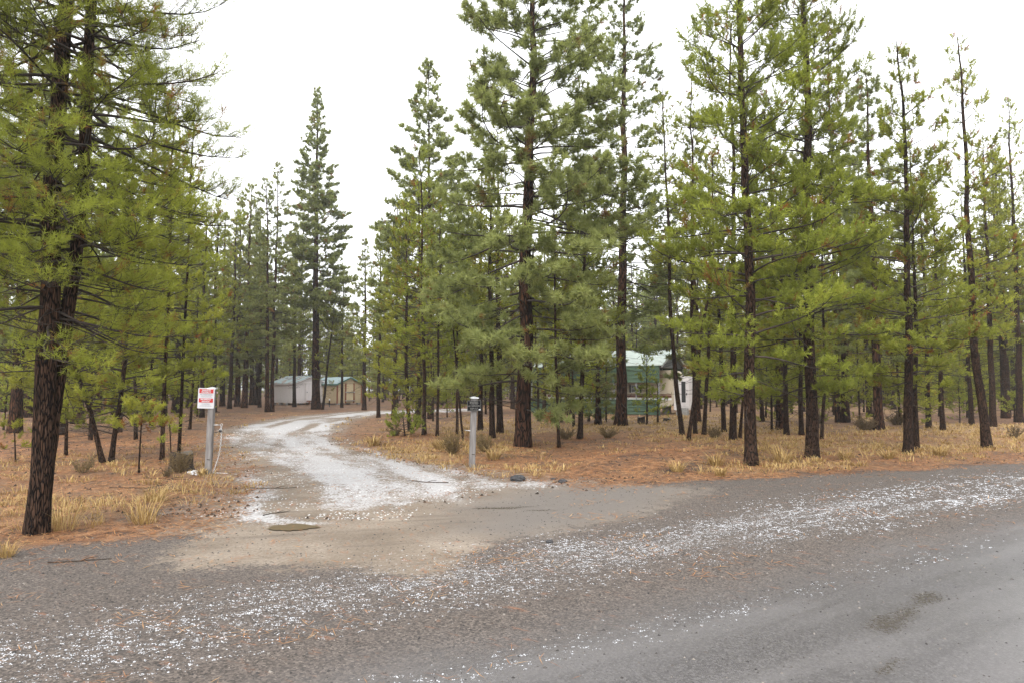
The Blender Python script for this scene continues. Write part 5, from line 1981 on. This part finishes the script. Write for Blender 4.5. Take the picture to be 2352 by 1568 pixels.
# dry shrubs
def shrub(px, py, hgt, wid, n, lab, seed, tint0=0.35):
    x, y, z = place(px, py)
    g = np.random.default_rng(seed)
    az = g.uniform(0, 6.28, n)
    ln = hgt * g.uniform(0.55, 1.1, n)
    el = np.arctan2(1.0, (wid / hgt) * g.uniform(0.1, 1.0, n))
    K = 6
    s = np.linspace(0, 1, K)
    a2 = az[:, None] + np.cumsum(g.normal(0, 0.25, (n, K)), 1)
    e2 = el[:, None] + g.normal(0, 0.18, (n, K))
    st = np.stack([np.cos(e2) * np.cos(a2), np.cos(e2) * np.sin(a2), np.sin(e2)], -1) * (ln / (K - 1))[:, None, None]
    o0 = np.stack([np.cos(az) * wid * 0.08, np.sin(az) * wid * 0.08, az * 0 - 0.02], -1)
    P = np.cumsum(np.concatenate([o0[:, None], st[:, :-1]], 1), 1)
    mr = 0.22 * y / 683
    Rr = np.maximum((0.006 * (1 - 0.8 * s))[None] * np.ones((n, 1)), mr)
    v1, f1 = tubes(P, Rr, 3)
    m = 9
    bi = np.repeat(np.arange(n), m)
    q = g.uniform(1.2, K - 1.01, n * m)
    i0 = q.astype(int)
    fr = (q - i0)[:, None]
    p0 = P[bi, i0] * (1 - fr) + P[bi, i0 + 1] * fr
    dd = unit(g.normal(0, 1, (n * m, 3)) + np.array([0, 0, 0.7]))
    l2 = hgt * g.uniform(0.08, 0.28, n * m)
    T = p0[:, None, :] + dd[:, None, :] * (l2[:, None] * np.linspace(0, 1, 3)[None])[..., None]
    v2, f2 = tubes(T, np.full((n * m, 3), mr * 0.9), 3)
    V = np.concatenate([v1, v2])
    F = np.concatenate([f1, f2 + len(v1)])
    t = np.clip(tint0 + g.normal(0, 0.18, len(F)), 0, 1)
    o = obj('dry_shrub', mesh_np('dry_shrub', V, F, fattr={'tint': t}), SHRUB, loc=(x, y, z))
    tag(o, lab, 'shrub', 'dry shrubs')


shrub(412, 1086, 0.50, 0.38, 46, 'bare brown shrub growing against the charred stump', 401, 0.3)
shrub(383, 1095, 0.20, 0.16, 18, 'small dark twiggy shrub left of the charred stump', 402, 0.15)
shrub(1040, 1042, 0.62, 0.50, 60, 'wide olive-brown shrub left of the right gate post', 403, 0.45)
shrub(1110, 1036, 0.50, 0.42, 46, 'olive-brown shrub right behind the right gate post', 404, 0.45)
shrub(905, 1000, 0.40, 0.5, 36, 'low brown shrub at the inner drive bank left of the clump', 405, 0.4)
shrub(1300, 1008, 0.45, 0.6, 36, 'brown shrub between the thin black trunk and dark drooping pine', 406, 0.35)
shrub(1395, 1005, 0.45, 0.7, 36, 'brown shrub at the foot of the mound before the carport', 407, 0.35)
shrub(1640, 1005, 0.45, 0.5, 36, 'rusty brown shrub at the foot of the crossing trio', 408, 0.25)
shrub(1990, 985, 0.7, 0.9, 46, 'grey-brown brush left of the thick reddish back trunk', 409, 0.2)
shrub(2060, 975, 0.7, 0.9, 46, 'grey-brown brush behind the close black pair', 410, 0.2)
shrub(2330, 1005, 0.5, 0.4, 20, 'dark twiggy shrub near the right edge of the grass', 411, 0.1)
shrub(1880, 972, 0.7, 0.9, 46, 'brown brush behind the second right-hand pine', 412, 0.25)
shrub(190, 1085, 0.35, 0.45, 30, 'low brown shrub right of the nearest forked trunk', 413, 0.3)


# domes: little five-sided lumps for hail, pebbles and cones
def domes(x, y, r, hr, g, squash_xy=True):
    n = len(x)
    S = 5
    a = np.arange(S) * 2 * np.pi / S
    rot = g.uniform(0, 6.28, n)
    rad = r[:, None] * g.uniform(0.6, 1.25, (n, S))
    ax = rot[:, None] + a[None]
    z = hfun(x, y)
    ring = np.stack([x[:, None] + rad * np.cos(ax), y[:, None] + rad * np.sin(ax), np.repeat(z[:, None] - 0.001, S, 1)], -1)
    apex = np.stack([x + g.normal(0, 0.2, n) * r, y + g.normal(0, 0.2, n) * r, z + r * hr], -1)[:, None]
    V = np.concatenate([ring, apex], 1).reshape(-1, 3)
    k = (np.arange(n) * (S + 1))[:, None]
    s = np.arange(S)[None]
    F3 = np.stack([k + s, k + (s + 1) % S, np.repeat(k + S, S, 1)], -1).reshape(-1, 3)
    return V, F3, S


def lumps(name, x, y, r, hr, g, mat, label, cat, tint):
    V, F, S = domes(x, y, r, hr, g)
    t = np.repeat(tint, S)
    o = obj(name, mesh_np(name, V, F, smooth=True, fattr={'tint': t}), mat)
    o['kind'] = 'stuff'
    o['label'] = label
    o['category'] = cat
    return o


x, y, g = scatter(460000, -8, 22, 2.6, 22, lambda x, y: np.clip(hail_density(x, y) - 0.08, 0, 1) * 0.55 * (1 - on_drive(x, y)) * (0.25 + 0.75 * sstep(0.30, 0.58, vnoise(uv_road(x, y)[0] * 4, uv_road(x, y)[1] * 13, 141))), 501)
# each clump is two to four grains melted together
k = g.integers(1, 7, len(x))
ri = np.repeat(np.arange(len(x)), k)
big = np.clip(0.55 + 0.75 * fbm(x * 1.2, y * 1.2, 88), 0.5, 1.3)
hx = x[ri] + g.normal(0, 0.011, len(ri)) * big[ri] * 1.2
hy = y[ri] + g.normal(0, 0.008, len(ri)) * big[ri]
hr_ = (0.003 + 0.0075 * g.random(len(ri)) ** 2) * big[ri] * np.clip(y[ri] / 8, 0.9, 1.5)
print('hail', len(hx))
lumps('hail', hx, hy, hr_, np.full(len(hx), 0.55), g, ICE, 'white hail grains lying in a band along the gravel road', 'hail', g.random(len(hx)) ** 1.5)
x, y, g = scatter(70000, -16, 6, 9, 30, lambda x, y: sstep(-0.9, 0.1, drive_sd(x, y)) * np.clip(0.05 + 1.2 * (fbm(x * 1.3, y * 1.3, 131) - 0.35), 0, 0.6), 502)
lumps('hail_on_drive', x, y, g.uniform(0.008, 0.022, len(x)) * np.clip(y / 14, 1, 2), np.full(len(x), 0.4), g, ICE_THIN, 'thin white hail crust on the curving driveway', 'hail', g.random(len(x)))

x, y, g = scatter(26000, -10, 20, 2.6, 18, lambda x, y: sstep(-1.0, 0.4, road_edge(x, y)) * (1 - on_drive(x, y)) * np.clip(0.3 + 0.7 * sstep(3.0, 6.5, uv_road(x, y)[1]), 0, 1) * 0.8, 503)
lumps('road_gravel', x, y, 0.004 + 0.010 * g.random(len(x)) ** 3 + 0.0004 * y, np.full(len(x), 0.7), g, PEBBLE, 'loose dark gravel scattered along the road and shoulder', 'gravel', g.random(len(x)) ** 1.6)
x, y, g = scatter(9000, -26, 30, 9, 45, lambda x, y: sstep(0.2, -0.6, road_edge(x, y)) * (1 - on_drive(x, y)) * np.clip(fbm(x * 0.5, y * 0.5, 95) * 1.3, 0, 1), 504)
lumps('pine_cones', x, y, g.uniform(0.015, 0.040, len(x)), np.full(len(x), 0.9), g, CONE, 'fallen dark pine cones and bark scraps on the forest floor', 'pine cones', g.random(len(x)))


# a few fallen sticks
def stick(px, py, ln, ang, r, lab, seed):
    x, y, z = place(px, py)
    rr = random.Random(seed)
    path, p_ = [], Vector((0, 0, 0))
    for k in range(7):
        path.append(tuple(p_ + Vector((0, 0, r * 0.7 + float(hfun(x + p_.x, y + p_.y)) - z))))
        a = ang + rr.uniform(-0.35, 0.35)
        p_ = p_ + Vector((math.cos(a), math.sin(a), 0)) * ln / 6
    m = MB().tube(path, [r * (1 - 0.09 * k) for k in range(7)], 6)
    q = path[3]
    m.tube([q, (q[0] + ln * 0.12, q[1] + ln * 0.10, q[2] + 0.02), (q[0] + ln * 0.2, q[1] + ln * 0.22, q[2] + 0.01)], [r * 0.6, r * 0.5, r * 0.3], 5)
    tag(m.build('fallen_stick', STUMPWOOD, loc=(x, y, z), smooth=True), lab, 'stick')


stick(575, 1120, 0.8, 0.25, 0.009, 'dark fallen stick on the needles left of the snowy drive', 1)
stick(604, 1183, 0.45, 0.9, 0.007, 'small crooked twig at the lower left edge of the snow', 2)
stick(250, 1120, 1.3, 0.05, 0.011, 'long fallen branch lying on the left forest floor', 3)
stick(330, 1098, 0.9, 0.2, 0.009, 'thin fallen branch below the rusty sapling', 4)
stick(110, 1292, 0.55, 0.1, 0.007, 'thin broken twig on the road edge at lower left', 5)
stick(1030, 1108, 0.8, 2.9, 0.010, 'thin twig lying in the wet streak of the drive mouth', 6)

# ------------------------------------------------------------------ the damp air
s = Sh('damp_air')
vol = s.n('ShaderNodeVolumePrincipled')
vol.inputs['Color'].default_value = (0.95, 0.97, 1.0, 1)
vol.inputs['Density'].default_value = 0.0006
vol.inputs['Anisotropy'].default_value = 0.2
s.t.links.new(vol.outputs[0], s.out.inputs['Volume'])
m = MB().box(-400, 400, -80, 440, -1.6, 31)
hz = m.build('haze', s.m)
hz['kind'] = 'stuff'
hz['label'] = 'thin pale damp air through the whole wood'
hz['category'] = 'haze'
